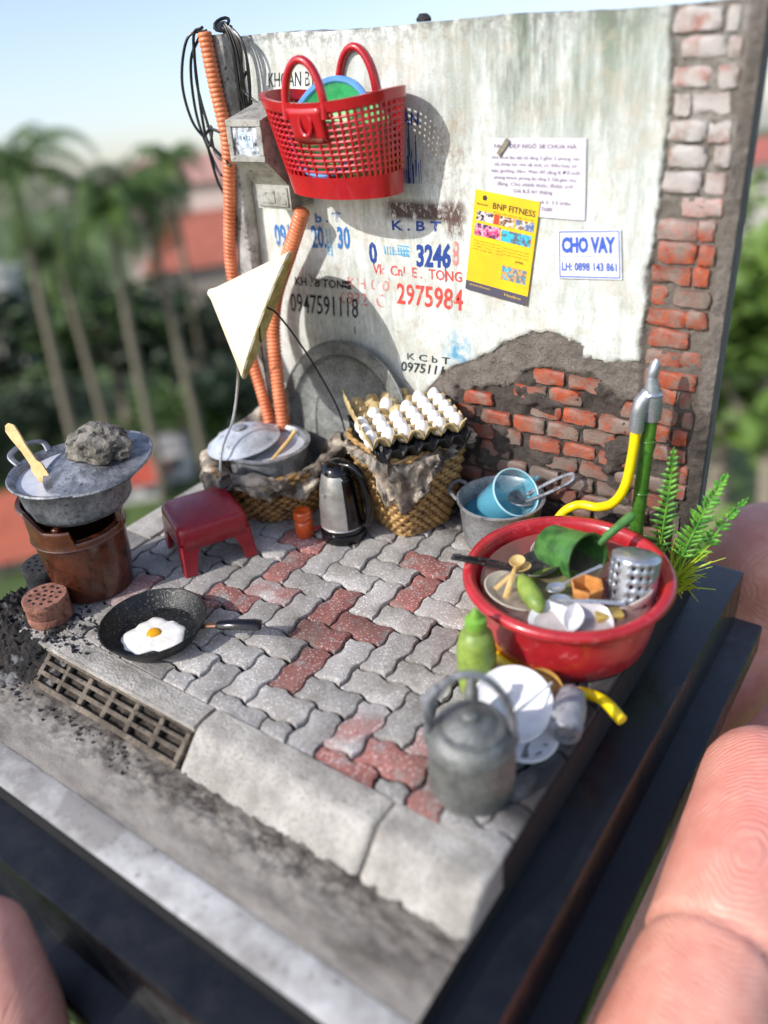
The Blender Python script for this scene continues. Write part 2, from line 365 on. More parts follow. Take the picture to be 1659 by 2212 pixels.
gr = tw.mix(tw.ramp(tw.noise(16, 4, .7, vec=p), .52, .7, 0, .7), gr, srgb('4a433d'))
br = tw.mix(tw.ramp(tw.noise(3, 6, .7, vec=p), .35, .65), srgb('5f554d'), srgb('39322d'))
br = tw.mix(mul(tw.ramp(X, 8.6, 8.9), tw.ramp(Z_, 2.4, 4.2), .8), br, srgb('857c71'))
br = tw.mix(mul(tw.ramp(Z_, 5.5, 7.5), tw.ramp(tw.noise(3, 5, .6, vec=p), .4, .6), .85), br, srgb('a9a59d'))
col = tw.mix(zg, tw.mix(zr, gr, wh), br)
bm_ = tw.math('ADD', tw.math('MULTIPLY', tw.noise(24, 6, .7, vec=p), tw.ramp(zr, 0, 1, 1, .18)), tw.math('MULTIPLY', tw.noise(7, 4, .6, vec=p, stretch=(1, 1, .3)), .25))
M_wall = tw.fin(col, tw.ramp(zr, 0, 1, .85, .55), 0, tw.bump(bm_, 1, .07))
M_wside = worn('wall_side_grey', '6e6a69', '5a5656', 1.6, rough=.7, bump=.5, bsc=14, bd=.03)
wall = thing('wall', 'weathered white plastered brick wall with stencilled phone numbers and bare bricks', 'wall', (5, .3, 0))
TOP = 8.95
def ztop(x): return TOP+.03*fbm(x*2, 3)+.02*sin(x*1.3)
mb = MB(); mb.poly([(0, 0), (10, 0), (10, TOP-.0), (0, TOP)], .46, Matrix(((1, 0, 0, 0), (0, 0, 1, .15), (0, 1, 0, -.09), (0, 0, 0, 1))))
link('core', MB().box((5, .385, 4.40), (9.98, .46, 8.98), bev=.03), M_wside, wall)
ZG = [(3.9, -.5), (4.25, 2.3), (4.9, 3.05), (5.5, 3.35), (5.94, 3.55), (6.21, 3.81), (6.8, 4.12), (7.28, 4.14), (7.85, 3.82), (8.16, 3.71), (8.81, 3.85)]
ZB = [(5.05, -.5), (5.1, 2.7), (6.3, 2.95), (6.45, 3.1), (6.8, 3.38), (7.98, 3.45), (8.2, 3.2), (8.66, 3.1), (8.8, 3.05)]
def zones(x, z):
    n1 = .10*fbm(x*1.6, z*1.6, 5)+.05*fbm(x*7, z*7, 2); n2_ = .12*fbm(x*2, z*2, 9)+.05*fbm(x*8, z*8, 1)
    xb = 8.80+.05*sin(z*1.1)
    dwh = min((z-lin(ZG, x+n1))+n1, (xb-x)+n1*.6)       # >0 plaster
    inb = max(min(lin(ZB, x)-z+n2_, (x-5.1)*2+n2_), min((x-xb-.02)*3+n2_*.6, (9.80-x)*3+n2_*1.2))
    sm = lambda v, w_: max(0, min(1, v/w_+.5))
    return sm(dwh, .035), sm(inb, .06)
nu, nv = 240, 215; vs = []; cols = []
for j in range(nv):
    for i in range(nu):
        x = 10*i/(nu-1); z = -.05+(ztop(x)+.05)*j/(nv-1); a, b = zones(x, z)
        rough = .022*fbm(x*3, z*3, 4)+.03*fbm(x*11, z*11, 8)
        cov = max(0, fbm(x*1.1, z*1.4, 33)-.04)*.34
        y = a*(.006*fbm(x*2, z*1.2))+(1-a)*((1-b)*(.055+rough)+b*((.125 if x < 8.75 else .095)-cov*(1 if x < 8.75 else 0)+rough*1.1))
        if x > 9.85: y += (x-9.85)*.3
        vs.append((x, y, z)); cols.append((a, b, 0, 1))
fs = [(j*nu+i, j*nu+i+1, (j+1)*nu+i+1, (j+1)*nu+i) for j in range(nv-1) for i in range(nu-1)]
o0 = len(vs)   # close top and the sides back to the core
for i in range(nu): vs.append((10*i/(nu-1), .6, vs[(nv-1)*nu+i][2]-.01)); cols.append((.1, 1, 0, 1))
fs += [((nv-1)*nu+i, (nv-1)*nu+i+1, o0+i+1, o0+i) for i in range(nu-1)]
o1 = len(vs)
for j in range(nv): vs.append((0, .3, vs[j*nu][2])); cols.append((.8, 0, 0, 1))
fs += [(j*nu, (j+1)*nu, o1+j+1, o1+j) for j in range(nv-1)]
o2 = len(vs)
for j in range(nv): vs.append((10.004, .3, vs[j*nu][2])); cols.append((0, .3, 0, 1))
fs += [(j*nu+nu-1, (j+1)*nu+nu-1, o2+j+1, o2+j) for j in range(nv-1)]
rw = link('render_coat', MB().add(vs, fs), M_wall, wall, 60, normals=False)
ca = rw.data.color_attributes.new('zone', 'FLOAT_COLOR', 'POINT'); ca.data.foreach_set('color', [q for c_ in cols for q in c_])
# bricks
tb = NT('brick_clay'); p = tb.pos(); oi = tb.n('ShaderNodeObjectInfo'); Z_ = tb.xyz(p)[2]
c = tb.mix(oi.outputs['Random'], srgb('9c4229'), srgb('74321f'))
c = tb.mix(tb.ramp(tb.noise(2.5, 5, .7, vec=p), .42, .62), c, srgb('a9502e'))
sm = tb.math('ADD', tb.noise(2.2, 6, .75, vec=p, off=(1, 5, 3)), tb.math('MULTIPLY', oi.outputs['Random'], .16))
c = tb.mix(tb.ramp(sm, .50, .66, 0, .92), c, srgb('7f7368'))
c = tb.mix(tb.ramp(tb.noise(11, 6, .8, vec=p, off=(8, 2, 1)), .50, .66, 0, .85), c, srgb('6d625a'))
c = tb.mix(tb.math('MULTIPLY', tb.ramp(Z_, 2.4, .3), .85), c, srgb('675c55'))
c = tb.mix(tb.math('MULTIPLY', tb.ramp(Z_, 5.6, 6.8), tb.ramp(tb.noise(2.2, 5, .6, vec=p, off=(0, 9, 3)), .32, .52, 0, .92)), c, srgb('b5b0ab'))
M_brick = tb.fin(c, .5, 0, tb.bump(tb.noise(20, 6, .7, vec=p), .6, .035))
variants = []
for k in range(8):
    bm = bmesh.new(); bmesh.ops.create_cube(bm, size=1); bmesh.ops.subdivide_edges(bm, edges=bm.edges[:], cuts=3, use_grid_fill=True)
    for v in bm.verts:
        q = v.co; e = sum(1 for t_ in q if abs(t_) > .49)
        if e >= 2: v.co = q*(.965 if e == 2 else .91)
        v.co += V((fbm(q.x*2+k*5, q.y*2, q.z*2)*.06+rnd.uniform(-.012, .012), fbm(q.x*3, q.y*3+k*7, q.z*3)*.22, fbm(q.x*2.5, q.y, q.z*2+k*3)*.14+rnd.uniform(-.02, .02)))
        if e >= 2 and q.y < 0 and rnd.random() < .16: v.co *= .86
    m = MB(); m.v = [tuple(v.co) for v in bm.verts]; m.f = [tuple(v.index for v in f.verts) for f in bm.faces]; bm.free(); variants.append(m)
def brick(x0, x1, z0, zc):
    w_, h_ = x1-x0, rnd.uniform(.26, .31); v_ = rnd.choice(variants); d = .13; cx_, cz_ = (x0+x1)/2, zc
    y = .125+rnd.uniform(-.03, .03); rot = rnd.uniform(-.02, .02); m = MB()
    m.add([(cx_+p_[0]*w_+p_[2]*rot, y+p_[1]*d*(1 if p_[1] < 0 else 1.2)-.01, cz_+p_[2]*h_-p_[0]*rot*w_) for p_ in v_.v], v_.f)
    link('brick', m, M_brick, wall, 60)
row = .343
for r in range(26):
    zc = .16+r*row
    # right-hand pillar strip
    if r % 2 == 0: segs = [(8.88, 9.12), (9.17, 9.74)] if r % 4 else [(8.92, 9.5), (9.55, 9.78)]
    else: segs = [(8.84, 9.42), (9.47, 9.72)]
    for a, b in segs:
        if r in (18,) and a < 9.1: continue
        if r in (12,) and a > 9.1: continue
        if rnd.random() < .97: brick(a+rnd.uniform(-.05, .05), b+rnd.uniform(-.06, .06), 0, zc+rnd.uniform(-.012, .012))
    x = 5.0+(.35 if r % 2 else 0)+rnd.uniform(-.04, .04)
    while x < 8.75:
        a, b = x, x+.64
        if zones(a+.1, zc)[1] > .3 and zones(b-.1, zc)[1] > .3 and zones((a+b)/2, zc+.1)[1] > .4 and a > 5.0 and rnd.random() < .93:
            brick(a+rnd.uniform(0, .03), b, 0, zc+rnd.uniform(-.012, .012))
        elif zones((a+b)/2, zc)[1] > .7 and rnd.random() < .8 and b < 8.8: brick(a+.12, b-.12, 0, zc)
        x += .70
# ---- stencilled and painted writing
def m_paint(name, colr, lo=.40, hi=.50, strg=1):
    t_ = NT(name); p_ = t_.pos(); f = t_.ramp(t_.noise(6, 6, .75, vec=p_, stretch=(1, 1, .4)), lo, hi, 0, strg); t_.l(f, t_.b.inputs['Alpha'])
    return t_.fin(srgb(colr), .6)
P_black, P_blue, P_dblue, P_red, P_pale, P_cyan = m_paint('paint_black', '20242a', .36, .46), m_paint('paint_blue', '2f6fb4', .38, .5), m_paint('paint_navy', '20418c', .36, .45), m_paint('paint_red', 'd6483f', .36, .48), m_paint('paint_faded_red', 'dd8078', .44, .56, .7), m_paint('paint_cyan', '5fb1d8', .40, .52, .9)
def text_mb(s, corners, y=-.008, thick=0, bold=0, squeeze=None):
    """flat lettering fitted into a quad (tl, tr, br, bl) given in wall coordinates (x, z)"""
    cu = bpy.data.curves.new('t', 'FONT'); cu.body = s; cu.resolution_u = 2; cu.offset = bold
    ob = bpy.data.objects.new('t', cu); C.objects.link(ob); dg = bpy.context.evaluated_depsgraph_get(); me = bpy.data.meshes.new_from_object(ob.evaluated_get(dg))
    P_ = [v.co.copy() for v in me.vertices]; F = [tuple(q.vertices) for q in me.polygons]
    bpy.data.objects.remove(ob); bpy.data.curves.remove(cu); bpy.data.meshes.remove(me)
    if not P_: return MB()
    xa, xb_ = min(v.x for v in P_), max(v.x for v in P_); ya, yb = min(v.y for v in P_), max(v.y for v in P_)
    tl, tr, brr, bl = [V(c_) for c_ in corners]; out = []
    for v in P_:
        a = (v.x-xa)/(xb_-xa); b = (v.y-ya)/max(1e-6, yb-ya); q = (bl*(1-a)+brr*a)*(1-b)+(tl*(1-a)+tr*a)*b; out.append((q.x, y, q.y))
    return MB().add(out, F)
def wall_text(name, s, q, mt, bold=.02, y=-.010): return link(name, text_mb(s, q, bold=bold, y=y), mt, wall, 0, normals=False)
wall_text('painted_number', '0947591118', [(1.10, 4.18), (2.94, 4.26), (2.90, 3.84), (1.06, 3.76)], P_black, .005)
wall_text('painted_words', 'KH . B TONG', [(1.30, 4.54), (2.80, 4.60), (2.78, 4.42), (1.29, 4.36)], P_black)
wall_text('painted_number', '0912    20.   30', [(.90, 5.60), (2.89, 5.66), (2.86, 5.22), (.90, 5.12)], P_blue, .03)
wall_text('painted_words', 'b . T', [(2.05, 5.86), (2.71, 5.92), (2.71, 5.74), (2.05, 5.68)], P_blue, .03)
wall_text('painted_number', '0', [(3.31, 5.40), (3.50, 5.42), (3.50, 4.99), (3.31, 4.99)], P_dblue, .03)
wall_text('painted_number', '3246', [(4.42, 5.45), (5.18, 5.52), (5.14, 5.06), (4.40, 5.02)], P_dblue, .035)
wall_text('painted_number', '8', [(5.19, 5.56), (5.35, 5.57), (5.33, 5.12), (5.18, 5.10)], P_pale, .02)
wall_text('painted_words', 'K . B T', [(3.9, 5.84), (4.98, 5.88), (4.96, 5.70), (3.9, 5.66)], P_dblue, .02)
wall_text('painted_words', 'Vk  Cnl  E .  TONG', [(3.38, 5.0), (5.38, 5.02), (5.38, 4.83), (3.36, 4.80)], P_red, .01)
wall_text('painted_number', '2975984', [(3.92, 4.68), (5.40, 4.70), (5.37, 4.29), (3.89, 4.26)], P_red, .015)
wall_text('painted_number', 'KH 0 0', [(2.72, 4.68), (3.75, 4.70), (3.72, 4.48), (2.70, 4.46)], P_pale, .01)
wall_text('painted_number', '0932  C', [(2.50, 4.36), (3.62, 4.42), (3.60, 4.14), (2.48, 4.10)], P_pale, .01)
wall_text('painted_words', 'K C b T', [(4.06, 3.28), (5.06, 3.33), (5.05, 3.18), (4.05, 3.14)], P_black, .01)
wall_text('painted_number', '0975111', [(3.90, 3.08), (4.92, 3.13), (4.86, 2.93), (3.88, 2.86)], P_black, .015)
wall_text('painted_words', 'KHOAN BT', [(1.32, 8.34), (2.45, 8.34), (2.42, 8.10), (1.28, 8.10)], P_black, -.005)
def hatch(x0, x1, z0, z1, mt, n=16, horiz=True):
    m = MB()
    for k in range(n):
        a = rnd.uniform(x0, x1-.1); z = rnd.uniform(z0, z1); L_ = rnd.uniform(.3, .8)*(x1-x0); h = rnd.uniform(.008, .02)
        if horiz: q = [(a, z), (min(x1, a+L_), z+rnd.uniform(-.02, .02)), (min(x1, a+L_), z+h), (a, z+h)]
        else:
            L_ = rnd.uniform(.3, .9)*(z1-z0); zz = max(z0, z-L_); q = [(a, zz), (a+h, zz), (a+h+.005, z), (a, z)]
        m.add([(x, -.006-.0004*k, zz_) for x, zz_ in q], [(0, 1, 2, 3)])
    return m
m = hatch(3.64, 4.25, 5.18, 5.38, P_cyan, 13)
for k in range(9): m.add([(3.68+k*.063, -.012, 5.2), (3.70+k*.063, -.012, 5.2), (3.70+k*.063, -.012, 5.36), (3.68+k*.063, -.012, 5.36)], [(0, 1, 2, 3)])
link('paint_scribble', m, P_cyan, wall, 0, normals=False)
m = hatch(2.27, 2.42, 5.05, 5.62, P_cyan, 14)
for k in range(2): m.add([(2.29+k*.09, -.012, 5.05), (2.31+k*.09, -.012, 5.05), (2.31+k*.09, -.012, 5.6), (2.29+k*.09, -.012, 5.6)], [(0, 1, 2, 3)])
link('paint_scribble', m, P_cyan, wall, 0, normals=False)
link('paint_scribble', hatch(4.12, 4.7, 6.5, 7.8, P_dblue, 26, False), P_dblue, wall, 0, normals=False)
wall_text('painted_words', 'BÁN', [(4.14, 7.72), (4.62, 7.70), (4.60, 7.45), (4.14, 7.46)], P_dblue, .01)
link('paint_scribble', hatch(2.45, 2.80, 4.42, 4.58, P_black, 12), P_black, wall, 0, normals=False)
link('paint_drip', hatch(2.80, 2.86, 3.5, 3.9, P_black, 3, False), P_black, wall, 0, normals=False)
link('paint_drip', hatch(5.02, 5.12, 4.8, 5.1, P_dblue, 4, False), P_dblue, wall, 0, normals=False)
# ================================================================ MATERIALS for the things
def flat(name, c, rough=.5, metal=0, bump=.15, bsc=30, bd=.01, **kw):
    t_ = NT(name); a = srgb(c); col_ = t_.mix(t_.ramp(t_.noise(4, 5, .6), .35, .65), a, tuple(x*.82 for x in a[:3])+(1,))
    return t_.fin(col_, t_.ramp(t_.noise(9, 4), .3, .7, rough-.06, rough+.08), metal, t_.bump(t_.noise(bsc, 4, .6), bump, bd), **kw)
M_alu = worn('aluminium_worn', 'b4b6b8', '86888b', 3, .35, .65, .42, .6, .35, 14, .02, fine=('3b3a38', 22, .56, .72))
M_alud = worn('aluminium_sooty', '9a9da3', '56595e', 3, .36, .64, .45, .55, .6, 16, .03, fine=('2a2b2e', 13, .56, .74))
M_galv = worn('galvanised_dull', '8f918e', '6a6c68', 2.5, .38, .62, .5, .6, .8, 34, .02, fine=('45453f', 30, .50, .70))
M_wire = flat('cable_black', '111214', .35)
M_dwire = flat('wire_dark', '2b2623', .45, .5)
M_swire = flat('wire_silver', 'b4b1aa', .3, .9)
M_redp = worn('plastic_red', 'c01824', 'a01019', 2, .3, .7, .3, 0, .12, 20, .01, Coat_Weight=.4)
M_tub = worn('plastic_tub_red', 'bb2730', '9c1c22', 1.6, .35, .65, .34, 0, .2, 8, .02, fine=('cf6a68', 5, .60, .80), Coat_Weight=.5, Coat_Roughness=.15)
M_stool = worn('plastic_stool_red', '97202c', '7d1822', 2, .3, .7, .3, 0, .12, 30, .008, fine=('4a1016', 40, .62, .75))
M_orange = worn('conduit_orange', 'd98258', 'c26a42', 2, rough=.4, bump=.2)
M_pole = worn('pole_grey', 'b0aeaa', '77736e', 2.2, .4, .6, .7, bump=.7, bsc=16, bd=.03, fine=('34302c', 9, .58, .72))
M_box = worn('meter_case', 'a8a69e', '7f7c74', 3, .4, .62, .55, bump=.5, bsc=30, bd=.015, fine=('453a34', 12, .60, .75))
th_ = NT('hat_palm_leaf'); p = th_.co('Object'); wv_ = th_.n('ShaderNodeTexNoise'); c = th_.mix(th_.ramp(th_.noise(1.6, 5, .7), .35, .65), srgb('ebe5cd'), srgb('d8cda6'))
c = th_.mix(th_.ramp(th_.noise(18, 4, .7, stretch=(1, .2, 1)), .5, .7, 0, .35), c, srgb('b9a878'))
M_hat = th_.fin(c, .65, 0, th_.bump(th_.noise(22, 4, .7, stretch=(1, .25, 1)), .5, .02))
M_cream = worn('hat_inside', 'cdbb7c', 'a38f52', 3, rough=.7)
M_wick = worn('wicker', 'b8935a', '7c5c33', 5, .38, .62, .45, bump=.4, bsc=40, bd=.015, fine=('3e2c18', 5, .60, .78), Coat_Weight=.25)
M_wickd = worn('wicker_dark', 'ad8348', '6b4a24', 5, .38, .62, .45, bump=.4, bsc=40, bd=.015, fine=('2a1d10', 5, .54, .72), Coat_Weight=.3)
M_cloth = worn('paper_sooty', 'bdb09c', '7d7163', 2.2, .30, .70, .45, bump=.5, bsc=9, bd=.03, fine=('36302b', 2.2, .38, .62))
M_pulp = worn('pulp_tan', 'cbb585', 'a68d5c', 4, .4, .6, .75, bump=.5, bsc=30, bd=.015)
M_pulpk = worn('pulp_black', '17171a', '0b0b0d', 3, rough=.5, bump=.4, bsc=22, bd=.015)
M_egg = flat('eggshell', 'f4f1ee', .35, 0, .1, 40, .004)
M_kblk = worn('gloss_black', '0d0d0f', '08080a', 2, rough=.12, bump=.25, bsc=7, bd=.015)
M_steel = worn('kettle_silver', 'c2c1bd', 'a6a49f', 3, .35, .65, .35, .75, .45, 9, .02, fine=('55524d', 20, .63, .78))
M_stove = worn('stove_clay', '5e2f1a', '38190c', 1.6, .35, .65, .3, 0, .25, 12, .02, fine=('1d0e07', 5, .56, .72), Coat_Weight=.4)
M_coal = worn('coal_black', '1c1c1e', '2d2d30', 6, rough=.8, bump=1, bsc=26, bd=.03)
M_ash = worn('briquette_spent', '9b6a58', '7c4f40', 4, rough=.85, bump=.8, bsc=20, bd=.03, fine=('4b3128', 12, .56, .7))
M_rock = worn('rock_grey', '8a8478', '5d584f', 3, .4, .6, .85, bump=1, bsc=14, bd=.05, fine=('2a2826', 7, .52, .66))
M_pan = worn('pan_iron', '1e1f20', '2f302f', 3, rough=.35, metal=.55, bump=.6, bsc=30, bd=.02, fine=('77756c', 20, .56, .76))
M_wht = flat('porcelain_white', 'ecebe9', .18, 0, .06, Coat_Weight=.5)
M_yolk = flat('yolk', 'e9a514', .2, 0, .1)
M_wood = worn('wood_pale', 'd6b779', 'bd9856', 3, rough=.6, bump=.3, bsc=20, bd=.01)
M_green = worn('plastic_green', '4b7a3a', '2d5527', 3, rough=.35, bump=.2, bsc=14, bd=.01)
M_lime = worn('bottle_lime', '8a9f45', '6b8336', 3, rough=.42, bump=.3)
M_bamb = worn('bamboo_green', '4c7d2a', '2f5a1c', 2.5, .35, .65, .3, bump=.25, bsc=16, bd=.015, fine=('22401a', 10, .58, .72))
M_yel = flat('hose_yellow', 'f2d60e', .3, 0, .12, 12)
M_jar = flat('jar_orange', 'd9591a', .2, 0, .2, 14, .02, Coat_Weight=.5, Transmission_Weight=.25)
M_cup = worn('cup_tan', 'cf9150', 'b2743a', 3, rough=.4)
M_sap = flat('slotted_silver', 'b9bec6', .28, .75, .2)
M_foam = flat('milky_soup', 'c5c8cf', .15, 0, .2, 6, .02)
def glassy(name, c, alpha, rough=.05, bumpy=0):
    t_ = NT(name); t_.fin(srgb(c), rough, 0, t_.bump(t_.noise(2.5, 3), .3, bumpy) if bumpy else None); t_.b.inputs['Alpha'].default_value = alpha; t_.b.inputs['Coat Weight'].default_value = 1; return t_.m
M_jug = glassy('jug_blue', '6fc0d6', .42); M_water = glassy('wash_water', '9a7f76', .34, .03, .03); M_jugw = glassy('jug_water', '2f8fae', .6)
# ---------------------------------------------------------------- small builders
def ring_tube(c, R, r, n=40, m=8, sx=1, sy=1, wav=None, M=None):
    pts = [V((R*sx*cos(2*pi*k/n), R*sy*sin(2*pi*k/n), (wav(2*pi*k/n) if wav else 0))) for k in range(n)]
    T = M if M is not None else Matrix.Translation(c); return [T @ p_ for p_ in pts]
def arc_pts(a, b, up, h, n=14):
    a, b, up = V(a), V(b), V(up); c = (a+b)/2; d = (b-a)/2
    return [c-d*cos(pi*k/n)+up*h*sin(pi*k/n) for k in range(n+1)]
# ================================================================ LEFT END OF THE WALL
t = thing('utility_pole', 'square weathered grey pole standing at the left end of the white wall', 'pole', (.17, -.2, 0))
mb = MB()
for k in range(24):
    pass
def polefn(u, v):
    a = u*2*pi; q = [(-1, -1), (1, -1), (1, 1), (-1, 1)]; k = int(u*4) % 4; f = u*4-int(u*4); p0, p1 = q[k], q[(k+1) % 4]
    x = p0[0]+(p1[0]-p0[0])*f; y = p0[1]+(p1[1]-p0[1])*f; L_ = 1/max(1, (abs(x)**6+abs(y)**6)**(1/6)); z = 9.02*v
    return (.10+.034*z+.2*x*L_+.012*fbm(x*2, z*3, y*2), -.2+.17*y*L_+.012*fbm(x*3, z*2, y), z)
mb.grid(24, 90, polefn, True); mb.f.append(tuple(range(89*24, 90*24))); mb.mi.append(0)
link('shaft', mb, M_pole, t, 50)
def conduit(pts, r, label):
    P_ = spline(pts, 14); Q = []; d = 0
    for a, b in zip(P_, P_[1:]):
        L_ = (b-a).length; 
        while d < L_: Q.append(a+(b-a)*d/L_); d += .028
        d -= L_
    rr = [r*(1 if k % 3 else .84) for k in range(len(Q))]
    m = MB().tube(Q, rr, 14); return tag(link('conduit', m, M_orange, None, 60, loc=pts[-1]), label, 'conduit', 'corrugated orange conduits')
conduit([(.32, -.50, 9.08), (.38, -.50, 8.2), (.46, -.50, 7.25), (.26, -.48, 6.2), (-.06, -.45, 4.9), (-.05, -.45, 4.0), (.22, -.62, 3.0), (.60, -.80, 2.0), (.80, -.9, 1.2), (.85, -.9, .05)], .135, 'long orange corrugated conduit rising past the pole top at the left end')
conduit([(2.18, -.5, 6.02), (1.62, -.42, 5.15), (1.05, -.36, 4.25), (.85, -.40, 3.5), (.95, -.6, 2.7), (1.16, -.85, 1.8), (1.25, -.95, .9), (1.25, -.95, .05)], .155, 'orange corrugated conduit whose cut end pokes out beneath the meter box')
t = thing('cable_coil', 'tangled black cables looped over the pole top and hanging down its left side', 'cables', (.2, -.3, 6.2), None)
def wirep(pts, r=.028): return MB().tube(spline(pts, 10), r, 6)
loops = [[(.15, -.42, 9.06), (-.22, -.45, 8.6), (-.35, -.42, 7.7), (-.1, -.45, 6.95), (.15, -.5, 6.6), (.42, -.55, 6.75)],
 [(.22, -.42, 9.16), (-.05, -.45, 8.95), (-.12, -.5, 7.6), (-.02, -.5, 6.6), (.1, -.45, 6.2), (.33, -.3, 5.45)],
 [(.1, -.2, 9.1), (-.25, -.4, 9.0), (-.5, -.5, 8.3), (-.42, -.5, 7.6), (-.05, -.5, 7.2), (.5, -.6, 6.85)],
 [(-.1, -.5, 7.35), (.12, -.55, 7.45), (.5, -.6, 7.38)], [(-.08, -.52, 7.3), (.02, -.56, 7.15), (.1, -.5, 7.45), (-.02, -.5, 7.5)],
 [(.0, -.5, 8.9), (-.1, -.5, 8.2), (.05, -.52, 7.4), (.15, -.55, 7.0), (.55, -.6, 6.8)]]
for q in loops: link('cable', wirep(q), M_wire, t)
for k in range(8):
    x = .78+.052*k+rnd.uniform(-.02, .02); zt = 9.12-.03*abs(k-3); zb = 7.75+rnd.uniform(-.1, .05)
    link('cable', wirep([(.42, -.25, 9.08+.02*k), (x*.82, -.36, zt+.06), (x+rnd.uniform(-.06, .08), -.38, 8.75), (x+rnd.uniform(-.10, .08), -.36, 8.2), (x+rnd.uniform(-.10, .06), -.34, zb)], .026), M_wire, t)
link('cable', wirep([(1.1, -.36, 8.4), (.95, -.36, 8.1), (1.5, -.3, 7.7)], .026), M_wire, t)
link('knot', MB().tube([(.72+.13*cos(a), -.4+.1*sin(a*1.3), 9.17+.10*sin(a)) for a in [k*.5 for k in range(13)]], .03, 6), M_wire, t)
# meter box
t = thing('meter_box', 'grimy electricity meter box mounted between the pole and the red bag', 'meter box', (1.5, -.5, 6.0))
pr = [(-.02, 7.88), (-.25, 7.9), (-1.14, 7.70), (-1.17, 7.66), (-1.17, 6.98), (-.66, 6.50), (-.66, 6.06), (-.02, 6.06)]
link('case', MB().poly(pr, .86, Matrix(((0, 0, 1, 1.20), (1, 0, 0, 0), (0, 1, 0, 0), (0, 0, 0, 1)))), M_box, t, 30)
fr = MB()
for (x0, x1, z0, z1) in ((1.20, 2.06, 7.58, 7.70), (1.20, 2.06, 6.99, 7.10), (1.20, 1.32, 7.1, 7.58), (1.94, 2.06, 7.1, 7.58)): fr.box(((x0+x1)/2, -1.19, (z0+z1)/2), (x1-x0, .05, z1-z0), bev=.012)
wf = link('window_frame', fr, M_box, t)
link('dial', MB().box((1.63, -1.172, 7.34), (.64, .012, .48)), worn('dial_face', 'c7ccd2', '3c3f46', 5, .45, .6, .2, bump=.1), t)
link('dial_plate', MB().box((1.63, -1.184, 7.36), (.34, .01, .26)), worn('dial_plate', 'dfe6ee', '8fa6b8', 9, rough=.3), t)
link('digits', text_mb('0 4 7 2', [(1.51, 7.43), (1.76, 7.43), (1.76, 7.36), (1.51, 7.36)], y=-1.1905, bold=.01), M_wire, t, 0, normals=False)
link('lower_door', MB().box((1.63, -.67, 6.28), (.76, .03, .36), bev=.012), M_box, t)
link('door_panel', MB().box((1.52, -.69, 6.28), (.34, .02, .22), bev=.008).box((1.89, -.69, 6.2), (.14, .02, .08), bev=.006), M_box, t)
0 and link('socket_hole', MB().lathe([(0, 0), (.12, 0), (.12, .01), (0, .01)], n=20, M=basis((1, 0, 0), (0, -1, 0), (0, 0, 0)), c=(1.3, -.665, 6.9)), M_box, t)
# ================================================================ RED SHOPPING BAG
t = thing('shopping_bag', 'bright red openwork plastic shopping bag with two handles hung on the wall', 'shopping bag', (3.4, -.75, 6.4))
def bagp(a, h, off=0):
    z = 6.44+1.58*h; A = 1.10+.22*h; B = .52+.24*h; yc = -.58-.20*h
    ex = 2/2.5; ca, sa = cos(a), sin(a)
    return V((3.38+(A+off)*math.copysign(abs(ca)**ex, ca), yc+(B+off)*math.copysign(abs(sa)**ex, sa), z+.10*h*abs(ca)**2-.04*(1-abs(ca))))
def bagring(h0, h1, th=.04, n=96):
    m = MB(); K = [(h0, th/2), (h1, th/2), (h1, -th/2), (h0, -th/2)]
    vs = [bagp(2*pi*k/n, h, o) for k in range(n) for h, o in K]
    return m.add(vs, [(k*4+q, k*4+(q+1) % 4, ((k+1) % n)*4+(q+1) % 4, ((k+1) % n)*4+q) for k in range(n) for q in range(4)])
base = bagring(0, .235, .05); base.add([bagp(2*pi*k/96, .0, 0) for k in range(96)], [tuple(range(96))])
link('base_band', base, M_redp, t, 50)
link('rim', bagring(.90, 1.0, .09), M_redp, t, 50)
lat = MB(); rows = 11; cols_ = 50
for r in range(rows):
    h = .235+(.90-.235)*(r+.5)/rows+.03; lat.tube([bagp(2*pi*k/96, h) for k in range(96)], .027, 5, closed=True)
for c_ in range(cols_):
    a = 2*pi*c_/cols_; lat.tube([bagp(a, .22+.70*k/8) for k in range(9)], .030, 5, cap=False)
link('lattice', lat, M_redp, t, 50)
def baghandle(sy):
    c0 = 3*pi/2 if sy < 0 else pi/2; pts = []
    a0, a1 = c0-.235, c0+.235
    A_, B_ = bagp(a0, .93), bagp(a1, .93)
    pts = [A_-V((0, 0, .15))]+arc_pts(A_, B_, (0, -.02, 1), (.80 if sy > 0 else .72), 18)+[B_-V((0, 0, .15))]
    link('handle', MB().tube(pts, [.075]*len(pts), 10, flat=.9), M_redp, t, 60)
baghandle(-1); baghandle(1)
bp = MB(); a0 = 3*pi/2
vs = [bagp(a0+.19*(i/6*2-1)*1.0, .62+.33*j/5, .045) for j in range(6) for i in range(7)]
bp.add(vs, [(j*7+i, j*7+i+1, (j+1)*7+i+1, (j+1)*7+i) for j in range(5) for i in range(6)])
bd_ = link('badge', bp, M_redp, t, 50, solid=.05)
cpt = bagp(a0, .80, .08); link('badge_knob', MB().tube(ring_tube(None, .12, 0, 20, sy=1.5, M=basis((1, 0, 0), (0, -1, 0), cpt)), .032, 6, closed=True), M_redp, t)
